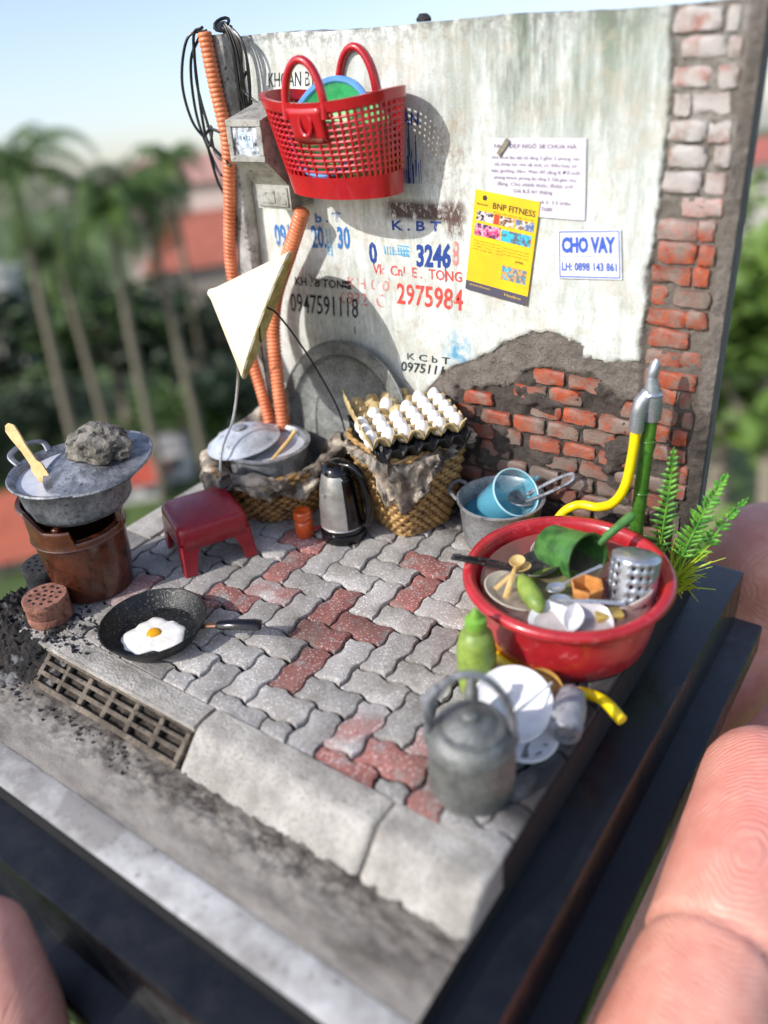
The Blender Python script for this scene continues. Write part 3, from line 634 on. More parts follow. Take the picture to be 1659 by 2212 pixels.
# basin tucked inside the bag
t = thing('basin', 'blue rimmed green basin tucked inside the red shopping bag', 'basin', (3.3, -.8, 7.3))
Mb = basis((1, 0, 0), (.05, -.90, .48), (3.28, -.80, 7.52))
M_bgr = worn('basin_green', '3fa56a', '2c8b58', 2, rough=.25, bump=.2, Coat_Weight=.5); M_bbl = flat('basin_blue', '5b93cf', .25)
link('bowl', MB().lathe([(0, -.42), (.4, -.42), (.62, -.2), (.8, .02), (.77, .02), (.58, -.17), (.38, -.37), (0, -.37)], n=40, M=Mb), M_bgr, t)
link('blue_rim', MB().tube(ring_tube(None, .80, 0, 48, M=Mb), .06, 8, closed=True), M_bbl, t)
t = thing('green_bag', 'crumpled light green plastic bag inside the lower part of the red bag', 'plastic bag', (3.4, -.7, 6.5))
link('sheet', MB().lathe([(0, -.9), (.7, -.85), (.95, -.3), (1.0, .2), (.7, .45), (0, .5)], c=(3.42, -.66, 7.38), n=36, M=Matrix.Diagonal((1.08, .46, 1, 1)), jit=lambda a, r, z: (r*(1+.12*fbm(cos(a)*3, sin(a)*3, z*2)), z+.08*fbm(a*2, z*3))), worn('bag_green', '4fc258', '8fdc92', 3, rough=.3, bump=.5, bsc=8, bd=.05), t)
# ================================================================ TRAY AGAINST THE WALL
t = thing('round_tray', 'large dull aluminium tray leaning on the wall behind the baskets', 'tray', (2.45, -.7, 0))
Mt = basis((1, 0, 0), (-.02, -1, .24), (2.66, -.52, 1.70)) @ Matrix.Scale(.94, 4)
link('dish', MB().lathe([(0, -.03), (1.38, -.03), (1.46, .0), (1.52, .09), (1.76, .10), (1.80, .06), (1.80, .03), (1.76, .05), (1.54, .04), (1.47, -.06), (1.38, -.09), (0, -.09)], n=96, M=Mt), M_galv, t)
link('rolled_rim', MB().tube(ring_tube(None, 1.79, 0, 96, M=Mt@Matrix.Translation((0, 0, .07))), .035, 8, closed=True), M_galv, t)
# ================================================================ WOVEN BASKETS
def basket(name, label, c, prof, rows_, stakes, mt, rad=None, thick=.05):
    t_ = thing(name, label, 'basket', c); cx_, cy_, _ = c; m = MB(); n = stakes*4
    H = prof[-1][0]
    def R(z, a): return lin(prof, z)*(rad(a) if rad else 1)
    for r in range(rows_):
        z = .05+(H-.08)*r/(rows_-1); ph = pi*(r % 2); pts = []
        for k in range(n):
            a = 2*pi*k/n; w_ = .045*sin(stakes*a/1+ph)+rnd.uniform(-.006, .006); q = R(z, a)+w_; pts.append((cx_+q*cos(a), cy_+q*sin(a), z+.008*fbm(a*4, r)))
        m.tube(pts, H/rows_*.52, 6, closed=True)
    struct(link('weave', m, mt, t_, 70), 'stuff')
    st = MB()
    for k in range(stakes):
        a = 2*pi*(k+.5)/stakes; st.tube([(cx_+R(z, a)*cos(a), cy_+R(z, a)*sin(a), z) for z in [H*i/6 for i in range(7)]], .028, 5)
    struct(link('stakes', st, mt, t_, 70), 'stuff')
    rim = MB()
    for ph in (0, pi): rim.tube([(cx_+(R(H, 2*pi*k/n)+.03*cos(k*.8+ph))*cos(2*pi*k/n), cy_+(R(H, 2*pi*k/n)+.03*cos(k*.8+ph))*sin(2*pi*k/n), H+.03*sin(k*.8+ph)) for k in range(n)], .045, 6, closed=True)
    link('rim_braid', rim, mt, t_, 70)
    link('bottom', MB().lathe([(0, .03), (R(0, .4)*.96, .03), (R(0, .4)*.96, .09), (0, .09)], c=(cx_, cy_, 0), n=32, rad=rad), mt, t_)
    return t_, R
pb = basket('carrying_basket', 'wide low wicker basket holding a covered pot, wire hangers at its sides', (1.45, -1.55, 0), [(0, .98), (.35, 1.22), (1.2, 1.42)], 13, 34, M_wickd)
def liner(name, label, c, rad, z0, hang, inn, drop_in, seed, rise=0, mt=M_cloth, lift=None):
    def fn(u, v):
        a = 2*pi*u; n1 = fbm(cos(a)*1.6+seed, sin(a)*1.6, 1); n2_ = fbm(cos(a)*5+seed, sin(a)*5, v*2)
        R = rad(a); up = (lift(a) if lift else 0)
        if v < .35:
            q = v/.35; r = R-inn*(1-q); z = z0-drop_in*(1-q)**1.5+up*q
        else:
            q = (v-.35)/.65; h = hang(a)*(1+.45*n2_); r = R+.05+.10*sin(min(1, q*2)*pi/2)+.02; z = z0+up+.06*sin(min(1, q*3)*pi)-h*q
        k_ = min(1, v*3); rd = (1-abs(fbm(cos(a)*2.6+seed, sin(a)*2.6, v*1.6)))**4; rd2 = (1-abs(fbm(cos(a)*6+seed, sin(a)*6+3, v*3)))**4
        r += .10*n1*min(1, v*2)+k_*(.17*(rd-.5)+.025*(rd2-.5)); z += .05*fbm(a*4, v*5, seed)+.03*k_*(rd2-.5)
        return (c[0]+r*cos(a), c[1]+r*sin(a), z)
    o = link(name, MB().grid(170, 30, fn, True), mt, None, 80, loc=(c[0], c[1], z0-.3), solid=.02)
    return tag(o, label, 'liner')
hang1 = lambda a: .30+.16*max(0, cos(a+1.25))+.16*cos(3*a+.5)+.08*cos(7*a)
liner('paper_liner', 'crumpled sooty paper lining the wide basket around the covered pot', (1.45, -1.55), lambda a: 1.40, 1.22, hang1, .4, .35, 2.0, lift=lambda a: .06+.34*max(0, sin(a-.1))**1.2+.07*cos(5*a))
# pot in the basket
t = thing('basket_pot', 'aluminium pot of white soup sitting in the wide basket', 'pot', (1.5, -1.75, .3))
pc = (1.50, -1.78, 0)
link('pot_body', MB().lathe([(0, .62), (.72, .62), (.82, .8), (.85, 1.42), (.93, 1.46), (.93, 1.49), (.84, 1.50), (.79, 1.42), (.76, .8), (0, .7)], c=pc, n=56), M_alu, t)
tag(link('soup', MB().lathe([(0, 1.36), (.80, 1.36), (.80, 1.35), (0, 1.35)], c=pc, n=40), M_foam, None, loc=(1.5, -1.78, 1.35)), 'milky white soup filling the pot in the wide basket', 'soup')
M_lid = worn('lid_bright', 'd3d8de', 'a9adb1', 2.5, .35, .65, .38, .35, .45, 7, .03, fine=('77787a', 5, .60, .78))
Ml = Matrix.Translation((1.03, -2.0, 1.53)) @ Matrix.Rotation(radians(-5), 4, 'Y') @ Matrix.Rotation(radians(5), 4, 'X')
t = thing('pot_lid', 'domed shiny lid slid to the left over the pot in the wide basket', 'lid', (1.03, -2.0, 1.5))
link('dome', MB().lathe([(0, .30), (.2, .29), (.4, .24), (.58, .15), (.72, .03), (.80, .0), (.80, -.02), (.71, .0), (.56, .12), (0, .26)], n=56, M=Ml), M_lid, t)
link('knob', MB().lathe([(0, .37), (.09, .365), (.15, .34), (.15, .31), (.09, .28), (0, .27)], n=24, M=Ml), M_alu, t)
t = link('chopstick', MB().tube([(1.93, -2.25, 1.30), (2.16, -1.78, 1.70), (2.23, -1.62, 1.86)], [.035, .04, .045], 8), M_wood, None, loc=(1.93, -2.25, 1.3)); tag(t, 'short wooden ladle handle resting in the soup pot of the wide basket', 'ladle')
# hanger wires and conical hat
t = thing('basket_hanger', 'bent wire hanger rising from the wide basket to the conical hat', 'hanger', (1.5, -1.6, .1))
link('silver_wire', MB().tube(spline([(1.52, -1.72, 4.1), (1.20, -1.88, 3.4), (1.13, -1.95, 2.88), (1.17, -2.3, 2.2), (1.20, -2.75, 1.75), (1.28, -3.0, 1.25), (1.38, -2.82, .9), (1.42, -2.62, .35)], 8), .026, 6), M_swire, t)
link('dark_wire', MB().tube(spline([(1.95, -1.62, 4.45), (2.10, -1.5, 4.28), (2.32, -1.2, 3.6), (2.62, -1.0, 2.8), (2.80, -.82, 2.05), (2.92, -.85, 1.4), (2.80, -.95, .8)], 8), .020, 6), M_dwire, t)
link('dark_wire', MB().tube(spline([(1.85, -1.62, 4.45), (1.35, -1.3, 3.9), (1.0, -1.0, 3.15), (.75, -.75, 2.1), (.6, -.5, 1.1)], 8), .018, 6), M_dwire, t)
link('rim_loop', MB().box((2.82, -.82, 1.50), (.10, .08, .2), bev=.015), M_wire, t)
hc = V((1.90, -1.62, 4.27)); hw = (hc-CAM).normalized(); hR = (R_-hw*R_.dot(hw)).normalized(); hU = hR.cross(hw); hn = (hR*-.924+hU*.384+hw*.07).normalized(); Mh = basis(U_, hn, hc)
t = thing('conical_hat', 'pale palm leaf conical hat tilted on its side above the wide basket', 'hat', tuple(hc))
pts_h = [(0, 1.20), (.05, 1.185)]+[(1.30*k/10, 1.2*(1-k/10)) for k in range(1, 10)]+[(1.31, .0), (1.30, -.04), (1.27, -.02)]
link('cone', MB().lathe(pts_h, n=64, M=Mh, jit=lambda a, r, z: (r*(1+.006*sin(16*a)), z)), M_hat, t, 60)
link('underside', MB().lathe([(1.26, -.018)]+[(1.25*k/8, 1.12*(1-k/8)-.02) for k in range(7, -1, -1)], n=64, M=Mh), M_cream, t, 60)
link('rim_hoop', MB().tube(ring_tube(None, 1.285, 0, 72, M=Mh@Matrix.Translation((0, 0, -.02))), .022, 6, closed=True), M_cream, t)
# ================================================================ EGG BASKET
sq = lambda a: 1/(abs(cos(a-1.2))**4.5+abs(sin(a-1.2))**4.5)**(1/4.5)
EC = (4.50, -.86)
eb = basket('egg_basket', 'tall square wicker basket with stacked egg trays on top', (EC[0], EC[1], 0), [(0, .58), (.1, .64), (1.0, .82), (1.95, .96)], 19, 26, M_wick, rad=sq)
front = radians(-58)
def hang2(a): 
    d = (a-front+pi) % (2*pi)-pi; return .10+.95*exp(-(d/.50)**2)+.05*cos(5*a)
liner('paper_liner', 'smoke stained paper hanging in a tongue over the front of the egg basket', (EC[0], EC[1]), lambda a: .93*sq(a)+.02, 1.93, hang2, .3, .2, 5.0)
def egg_tray(name, label, ctr, ang, nu_, nv_, cell, mt, tilt, curl, seed):
    tz = Matrix.Translation(ctr) @ Matrix.Rotation(tilt[0], 4, 'X') @ Matrix.Rotation(tilt[1], 4, 'Y') @ Matrix.Rotation(ang, 4, 'Z')
    W_, H_ = nu_*cell, nv_*cell; N = 8
    def f(u, v):
        x, y = u*nu_, v*nv_; c_ = abs(cos(pi*x))*abs(cos(pi*y)); s2 = abs(sin(pi*x))*abs(sin(pi*y))
        pk = .11 if 0 < y < nv_-.01 and 0 < x < nu_-.01 else .17
        z = pk*min(1, c_*1.5)-.12*min(1, s2*1.25)+.012*fbm(x*2+seed, y*2)
        cu = curl*max(0, .085-u)*(3.2+2.5*v)
        edge = min(u, 1-u, v, 1-v); e = 0 if edge > .001 else rnd.uniform(-.02, .01)
        return tz @ V(((u-.5)*W_+cu*.35, (v-.5)*H_, z+cu+e))
    o = link(name, MB().grid(nu_*N+1, nv_*N+1, f), mt, None, 50, loc=(ctr[0], ctr[1], ctr[2]-.1), solid=.022)
    return tag(o, label, 'egg tray'), tz, f
AG = radians(52)
egg_tray('egg_tray', 'glossy black egg tray under the beige one on the egg basket', (4.66, -1.0, 2.10), AG+.06, 6, 6, .315, M_pulpk, (0, 0), 0, 3)
_, TZ, TF = egg_tray('egg_tray', 'beige pulp egg tray full of white eggs, its left end curled up', (4.50, -.98, 2.36), AG-.03, 6, 6, .335, M_pulp, (radians(1), radians(-1)), .5, 8)
em = MB().lathe([(0, -.165), (.06, -.155), (.11, -.115), (.137, -.045), (.137, .02), (.118, .09), (.08, .15), (.035, .183), (0, .19)], n=18)
eme = bpy.data.meshes.new('egg'); eme.from_pydata(em.v, [], em.f); eme.materials.append(M_egg); eme.polygons.foreach_set('use_smooth', [True]*len(eme.polygons))
spots = []
for i in range(6):          # across, left to right as seen from the front
    for j in range(6):      # j=0 nearest row
        if j <= 2 or (j == 3 and i in (1, 3, 4, 5)) or (j == 4 and i in (2, 4, 5)): spots.append((i, j))
rown = ['front row', 'second row', 'third row', 'fourth row', 'fifth row', 'back row']; coln = ['leftmost', 'second from the left', 'third from the left', 'third from the right', 'second from the right', 'rightmost']
for i, j in spots:
    u = (i+.5)/6; v = (j+.5)/6; p_ = TF(u, v); e = bpy.data.objects.new('egg', eme); C.objects.link(e)
    e.location = p_+V((rnd.uniform(-.012, .012), rnd.uniform(-.012, .012), .19)); e.rotation_euler = (rnd.uniform(-.16, .16), rnd.uniform(-.16, .16), rnd.uniform(0, 6))
    tag(e, 'white egg in the %s of the beige tray, %s by column' % (rown[j], coln[i]), 'egg', 'white eggs in the beige tray')
# ================================================================ KETTLE, JAR, STOOL
kx, ky = 3.66, -2.10
t = thing('electric_kettle', 'silver and black electric kettle standing in front of the egg basket', 'electric kettle', (kx, ky, 0))
kp = [(0, .33), (.43, .33), (.45, .42), (.44, .75), (.40, 1.1), (.33, 1.42), (.29, 1.52), (0, 1.52)]
link('body', MB().lathe(kp, c=(kx, ky, 0), n=48), M_steel, t, 50)
link('heating_base', MB().lathe([(0, .0), (.45, .0), (.48, .03), (.47, .20), (.44, .22), (.46, .24), (.455, .33), (0, .33)], c=(kx, ky, 0), n=48), M_kblk, t, 50)
link('base_trim', MB().tube(ring_tube((kx, ky, .335), .445, 0, 48), .018, 6, closed=True), M_steel, t)
link('lid', MB().lathe([(.30, 1.50), (.32, 1.54), (.29, 1.62), (.2, 1.69), (.08, 1.72), (0, 1.72)], c=(kx, ky, 0), n=36), M_kblk, t)
hd = V((.86, .10, 0)).normalized(); sx_ = V((-hd.y, hd.x, 0)); K0 = V((kx, ky, 0))
hp = [K0+hd*r+V((0, 0, z)) for r, z in ((.12, 1.66), (.34, 1.66), (.50, 1.54), (.60, 1.3), (.66, 1.0), (.66, .7), (.60, .45), (.48, .36))]
link('handle', MB().tube(spline(hp, 6), .085, 10, flat=1.0), M_kblk, t)
dk = MB(); dv = []
for j in range(13):
    z = .335+(1.50-.335)*j/12; r = lin([(a[1], a[0]) for a in kp[1:7]], z)+.012
    for i in range(9): a = math.atan2(hd.y, hd.x)-.80+1.6*i/8; dv.append((kx+r*cos(a), ky+r*sin(a), z))
link('handle_backing', dk.add(dv, [(j*9+i, j*9+i+1, (j+1)*9+i+1, (j+1)*9+i) for j in range(12) for i in range(8)]), M_kblk, t, 60, solid=.02)
link('spout', MB().add([(kx-.24, ky-.10, 1.56), (kx-.24, ky+.10, 1.56), (kx-.40, ky, 1.58), (kx-.30, ky, 1.36)], [(0, 1, 2), (0, 2, 3), (1, 3, 2)]), M_steel, t, 20)
link('level_button', MB().lathe([(0, .03), (.035, .025), (.045, 0), (0, 0)], n=16, M=basis((0, 0, 1), (.05, -1, .1), (kx-.08, ky-.405, 1.12))), M_steel, t)
jx, jy = 2.93, -2.5
t = thing('seasoning_jar', 'small orange lidded jar between the red stool and the electric kettle', 'jar', (jx, jy, 0))
link('jar_body', MB().lathe([(0, 0), (.16, 0), (.19, .04), (.195, .28), (.17, .36), (.15, .38), (0, .38)], c=(jx, jy, 0), n=32), M_jar, t)
link('jar_lid', MB().lathe([(0, .38), (.175, .38), (.19, .42), (.185, .55), (.16, .59), (.07, .585), (.06, .55), (0, .55)], c=(jx, jy, 0), n=28, rad=lambda a: 1+.03*cos(14*a)), M_jar, t)
tag(link('red_spoon', MB().tube(spline([(3.03, -2.36, .06), (3.12, -2.22, .10), (3.22, -2.14, .05)], 6), [.035]*13, 8, flat=.7), flat('plastic_crimson', 'c5132b', .2), None, loc=(3.03, -2.36, .04)), 'tiny crimson plastic piece lying between the jar and the electric kettle', 'plastic piece')
t = thing('plastic_stool', 'dark red plastic stool with four splayed legs beside the stove', 'stool', (1.55, -3.85, 0))
sa_ = radians(-27); ST = Matrix.Translation((1.53, -3.86, 0)) @ Matrix.Rotation(sa_, 4, 'Z')
def rsq(h, r, z, n=6):
    out = []
    for k, (sx, sy) in enumerate(((1, 1), (-1, 1), (-1, -1), (1, -1))):
        for i in range(n+1):
            a = (k+i/n)*pi/2; out.append((sx*(h-r)+r*cos(a), sy*(h-r)+r*sin(a), z))
    return out
m = MB(); ringz = [(.0, .02, 1.01), (.60, .16, 1.015), (.655, .16, .99), (.68, .15, .93), (.705, .13, .56)]
vs = []; N = 28
for h, r, z in ringz[1:]: vs += [tuple(ST @ V(p_)) for p_ in rsq(h, r, z)]
m.add(vs, [(j*N+i, j*N+(i+1) % N, (j+1)*N+(i+1) % N, (j+1)*N+i) for j in range(3) for i in range(N)]+[tuple(range(N))])
link('seat', m, M_stool, t, 45, solid=.045)
for sx in (-1, 1):
    for sy in (-1, 1):
        q = []
        for h, w_, z in ((.71, .42, .66), (.72, .32, .45), (.74, .27, .2), (.755, .26, .03), (.755, .26, 0)):
            a, b = h, h-w_; L_ = [(a-.03, a), (a, a-.03), (a, b), (a-.055, b), (a-.06, a-.09), (a-.09, a-.06), (b, a-.055), (b, a)]
            q.append([tuple(ST @ V((x*sx, y*sy, z))) for x, y in L_])
        n = 8; lm = MB().add([p_ for r_ in q for p_ in r_], [(j*n+i, j*n+(i+1) % n, (j+1)*n+(i+1) % n, (j+1)*n+i) for j in range(4) for i in range(n)]+[tuple(range(n)), tuple(range(4*n, 5*n))])
        link('leg', lm, M_stool, t, 35)
# ================================================================ STOVE WITH POT
SX, SY = .36, -5.86
t = thing('clay_stove', 'glazed brown clay charcoal stove with a notched rim, standing on the left of the paving', 'stove', (SX, SY, 0))
no = radians(-4)
def stj(a, r, z):
    d = abs((a-no+pi) % (2*pi)-pi); cut = max(0, min(1, (.66-d)/.05)); hi = max(0, min(1, (d-1.25)/.35)); return r+(.07*hi if z > 1.65 else 0), (z-.26*cut+.38*hi if z > 1.52 else z)
link('body', MB().lathe([(0, 0), (.66, 0), (.71, .03), (.79, .55), (.83, 1.1), (.85, 1.27), (.875, 1.29), (.875, 1.33), (.86, 1.35), (.87, 1.54), (.875, 1.66), (.85, 1.70), (.78, 1.68), (.73, 1.45), (.66, .9), (0, .8)], c=(SX, SY, 0), n=120, jit=stj), M_stove, t, 40)
link('glaze_ridge', MB().tube(ring_tube((SX, SY, 1.31), .868, 0, 90), .018, 6, closed=True), M_stove, t)
for k in range(3):
    a = no+pi/3+k*2*pi/3; link('pot_rest', MB().box((SX+.66*cos(a), SY+.66*sin(a), 1.66), (.16, .14, .1), bev=.02, rz=a), M_stove, t)
PX, PY = .40, -5.68
t = thing('stock_pot', 'sooty dull aluminium pot of milky soup sitting on the clay stove', 'pot', (PX, PY, 1.72))
link('pot_body', MB().lathe([(0, 1.72), (.76, 1.72), (.86, 1.76), (.93, 1.84), (.955, 1.88), (.95, 1.91), (1.02, 2.40), (1.11, 2.47), (1.13, 2.50), (1.11, 2.53), (1.01, 2.49), (.97, 2.38), (.88, 1.95), (0, 1.80)], c=(PX, PY, 0), n=80, jit=lambda a, r, z: (r*(1+.006*fbm(cos(a)*2, sin(a)*2, z*3)), z)), M_alud, t, 50)
link('ear_handle', MB().tube(spline([(PX-.98, PY-.42, 2.50), (PX-1.26, PY-.38, 2.62), (PX-1.38, PY-.05, 2.66), (PX-1.22, PY+.28, 2.62), (PX-1.0, PY+.25, 2.50)], 6), .06, 8, flat=.6), M_alud, t)
link('ear_handle', MB().tube(spline([(PX+.98, PY+.42, 2.48), (PX+1.26, PY+.38, 2.52), (PX+1.34, PY+.05, 2.52), (PX+1.22, PY-.28, 2.52), (PX+1.0, PY-.25, 2.48)], 6), .06, 8, flat=.6), M_alud, t)
tag(link('soup', MB().lathe([(0, 2.40), (.99, 2.40), (.99, 2.39), (0, 2.39)], c=(PX, PY, 0), n=48), M_foam, None, loc=(PX, PY, 2.39)), 'milky grey soup inside the sooty pot on the clay stove', 'soup')
LM = Matrix.Translation((.90, -5.42, 2.62)) @ Matrix.Rotation(radians(-2), 4, 'Y') @ Matrix.Rotation(radians(9), 4, 'X')
t = thing('pot_lid', 'wide sooty stepped pot lid lying askew on the stove pot under a rock', 'lid', (.93, -5.42, 2.6))
link('lid_plate', MB().lathe([(0, .13), (.42, .12), (.50, .08), (.60, .085), (.68, .04), (.80, .035), (.95, .01), (1.0, .02), (1.02, -.02), (.98, -.05), (.8, -.02), (.5, .03), (0, .05)], n=90, M=LM), M_alud, t, 50)
def rockmesh(c, R3, seed, n=3):
    bm = bmesh.new(); bmesh.ops.create_icosphere(bm, subdivisions=n+1, radius=1); m_ = MB(); vs_ = []
    for v in bm.verts:
        p_ = v.co; d = 1+.28*fbm(p_.x*1.3+seed, p_.y*1.3, p_.z*1.3)+.12*fbm(p_.x*4+seed, p_.y*4, p_.z*4); z = p_.z*d
        vs_.append((c[0]+p_.x*d*R3[0], c[1]+p_.y*d*R3[1], c[2]+max(z, -.45)*R3[2]))
    m_.add(vs_, [[v.index for v in f.verts] for f in bm.faces]); bm.free(); return m_
tag(link('rock', rockmesh((.86, -5.30, 2.90), (.60, .50, .34), 4.2), M_rock, None, 25, loc=(.93, -5.36, 2.8)), 'rough grey rock weighing down the askew lid on the stove pot', 'rock')
sp = MB(); S0, S1 = V((.22, -6.10, 2.42)), V((-.62, -6.14, 3.36)); prw = [(0, .11), (.22, .12), (.3, .075), (.55, .07), (.8, .10), (.93, .10), (1, .04)]
M_s = basis((S1-S0).normalized(), V((.35, -.75, .5)), S0); L_ = (S1-S0).length
pp = [(f*L_, w_) for f, w_ in prw]+[(f*L_, -w_) for f, w_ in reversed(prw)]
tag(link('wooden_spatula', sp.poly(pp, .05, M_s), M_wood, None, 30, loc=tuple(S0)), 'pale wooden spatula standing in the soup of the stove pot', 'spatula')
# ================================================================ BRIQUETTES, PAN, EGG
def briquette(x, y, z0, h, r, mt, hmat, label, seed):
    t_ = thing('honeycomb_briquette', label, 'briquette', (x, y, z0))
    link('cylinder', MB().lathe([(0, z0), (r*.97, z0), (r, z0+.03), (r*.98, z0+h*.33), (r*.955, z0+h*.36), (r*.985, z0+h*.40), (r*.96, z0+h*.7), (r, z0+h*.74), (r, z0+h-.03), (r*.96, z0+h), (0, z0+h)], c=(x, y, 0), n=48, jit=lambda a, q, z: (q*(1+.02*fbm(cos(a)*2+seed, sin(a)*2, z*3)), z+(.015*fbm(cos(a)*q*6, sin(a)*q*6, seed) if z > z0+.1 else 0))), mt, t_, 50)
    for R, n in ((0, 1), (.14, 6), (.27, 11)):
        for k in range(n):
            a = 2*pi*k/n+.3; link('air_hole', MB().lathe([(0, -.004), (.024, -.004), (.032, .003), (.024, .012), (0, .008)], c=(x+R*cos(a), y+R*sin(a), z0+h+.006), n=10), hmat, t_)
M_hole = flat('briquette_hole', '241a17', .9)
briquette(.50, -7.0, .0, .50, .41, M_ash, M_hole, 'reddish brown spent honeycomb briquette in the ash near the clay stove', 2)
briquette(-.34, -6.42, .0, .60, .40, M_coal, flat('coal_hole', '050506', .9), 'black fresh honeycomb briquette behind the clay stove at the left edge', 6)
fx, fy = 2.73, -6.38
t = thing('frying_pan', 'black worn frying pan holding a fried egg at the edge of the paving', 'frying pan', (fx, fy, 0))
link('pan_body', MB().lathe([(0, .02), (.66, .02), (.72, .05), (.90, .30), (.93, .36), (.94, .385), (.915, .39), (.89, .35), (.70, .13), (.66, .11), (0, .10)], c=(fx, fy, 0), n=80), M_pan, t, 45)
hdv = V((.905, .425, 0)).normalized(); h0 = V((fx, fy, .28))+hdv*.88
link('handle_neck', MB().tube([h0, h0+hdv*.14+V((0, 0, .05)), h0+hdv*.34+V((0, 0, .08))], [.05, .05, .06], 8, flat=.7), flat('neck_copper', '8e6a55', .3, .8), t)
q0 = h0+hdv*.30+V((0, 0, .08))
link('handle_grip', MB().tube([q0, q0+hdv*.06, q0+hdv*.4+V((0, 0, .035)), q0+hdv*.72+V((0, 0, .04)), q0+hdv*.80+V((0, 0, .04)), q0+hdv*.82+V((0, 0, .04))], [.065, .10, .11, .12, .11, .04], 10, flat=.75), M_kblk, t)
t = thing('fried_egg', 'fried egg with wavy white and yellow yolk in the black frying pan', 'fried egg', (fx+.04, fy-.06, .11))
def eggr(a): return 1+.10*sin(2*a+.6)+.07*sin(3*a+1)+.06*sin(5*a+2)+.03*sin(9*a)+.02*sin(13*a+1)
M_ew = worn('egg_white_cooked', 'f3f1ec', 'e9e4d8', 5, rough=.22, bump=.4, bsc=9, bd=.02, Coat_Weight=.5)
link('egg_white', MB().lathe([(0, .155), (.2, .15), (.38, .14), (.47, .125), (.485, .108), (.47, .103), (0, .103)], c=(fx+.05, fy-.09, 0), n=72, rad=eggr, jit=lambda a, q, z: (q*1.06, z+.012*fbm(cos(a)*q*7, sin(a)*q*7))), M_ew, t)
link('yolk', MB().lathe([(0, .20), (.07, .195), (.12, .17), (.135, .15), (0, .14)], c=(fx+.02, fy-.06, 0), n=28, rad=lambda a: 1+.06*sin(3*a)), M_yolk, t)
# ash heap and crumbs
ah = NT('ash_and_coal'); p = ah.pos()
c = ah.mix(ah.ramp(ah.noise(3, 6, .7, vec=p), .42, .58), srgb('3b3631'), srgb('211e1c'))
c = ah.mix(ah.ramp(ah.noise(1.5, 6, .75, vec=p, off=(4, 0, 1), dist=1), .52, .62, 0, .85), c, srgb('a09d9b'))
M_heap = ah.fin(c, .85, 0, ah.bump(ah.noise(11, 6, .8, vec=p), 1, .12))
def heap(u, v):
    x = -.86+2.45*u; y = -6.45-2.5*v; r = max(0, 1-((x+.5)/1.7)**2-((y+7.6)/1.2)**2); base = 0.005 if y > -7.3 else max(-.56, .005-(-7.3-y)*.68)
    z = base-.03+r**.7*(.10 if y > -7.5 else .30)+r**.5*(.10*fbm(x*3, y*3)+.13*fbm(x*8, y*8)+.05*fbm(x*20, y*20))
    if x < -.79: z = -1.0
    return (x, y, z if r > 0 else base-.06)
o = link('ash_heap', MB().grid(90, 80, heap), M_heap, None, 60); o['kind'] = 'stuff'; o['label'] = 'rough heap of black ash and coal dust at the left front corner'
m = MB()
for k in range(520):
    if k < 420: x = rnd.gauss(.5, .75); y = rnd.gauss(-7.3, .5)
    else: x = rnd.uniform(.8, 4.2); y = rnd.gauss(-8.25, .16)
    if x < -.78 or y < -9.0 or (y > -6.4 and x > 1.4): continue
    if -8.12 < y < -7.53 and x > 1.2: continue
    z = (0 if y > -7.5 else max(-.545, (y+7.5)*.8 if x < 1.2 else -.545)); s1 = rnd.choice((.012, .018, .026, .04))*(1 if k < 420 else .6)
    m.box((x, y, z+s1*.5), (s1*rnd.uniform(1, 2), s1*rnd.uniform(1, 2), s1*1.4), rz=rnd.uniform(0, 3), jit=s1*.3)
o = link('coal_crumbs', m, M_coal, None, 0); o['kind'] = 'stuff'; o['label'] = 'loose coal crumbs scattered round the heap and along the gutter'
# ================================================================ POT WITH BLUE JUG
QX, QY = 6.60, -.82
t = thing('cooking_pot', 'grey aluminium pot with loop handles behind the red tub, holding a blue jug', 'pot', (QX, QY, 0))
link('pot_body', MB().lathe([(0, .02), (.62, .02), (.70, .08), (.76, .5), (.80, .98), (.85, 1.02), (.85, 1.05), (.81, 1.06), (.76, 1.0), (.72, .5), (.6, .12), (0, .12)], c=(QX, QY, 0), n=64), M_alu, t, 50)
link('loop_handle', MB().tube(spline([(QX-.80, QY+.25, .92), (QX-.98, QY+.18, 1.05), (QX-1.04, QY-.02, 1.10), (QX-1.0, QY-.25, 1.05), (QX-.80, QY-.30, .92)], 6), .038, 8), M_alud, t)
t = thing('sieve_spoon', 'sooty spoon with a long wire loop handle leaning out of the grey pot', 'spoon', (7.0, -.6, 1.0))
link('wire_loop', MB().tube(spline([(7.0, -.52, 1.05), (7.45, -.28, 1.36), (7.72, -.16, 1.50), (7.80, -.20, 1.50), (7.80, -.28, 1.44), (7.52, -.46, 1.24), (7.08, -.72, 1.02)], 8), .038, 8), M_alud, t)
link('spoon_bowl', MB().lathe([(0, -.08), (.2, -.05), (.32, .03), (.30, .05), (.18, -.02), (0, -.05)], n=24, c=(6.95, -.55, .95)), M_alud, t)
link('skillet', MB().lathe([(0, .10), (.5, .10), (.62, .3), (.60, .31), (.48, .14), (0, .14)], c=(7.35, -.72, .0), n=40), M_pan, None).update_tag()
tag(bpy.data.objects['skillet'], 'dark skillet half hidden between the grey pot and the red tub', 'skillet')
Mj = basis((0, 1, 0), V((.60, -.22, .62)), (6.56, -.72, .86))
t = thing('measuring_jug', 'transparent blue plastic jug lying tilted inside the grey pot', 'jug', (6.6, -.8, .8))
link('jug_body', MB().lathe([(0, -.30), (.36, -.30), (.40, -.26), (.47, .55), (.49, .56), (.49, .59), (.45, .58), (.375, -.22), (0, -.25)], n=48, M=Mj), M_jug, t)
link('jug_rim', MB().tube(ring_tube(None, .475, 0, 48, M=Mj@Matrix.Translation((0, 0, .575))), .02, 6, closed=True), glassy('jug_rim', 'bfe4ea', .8), t)
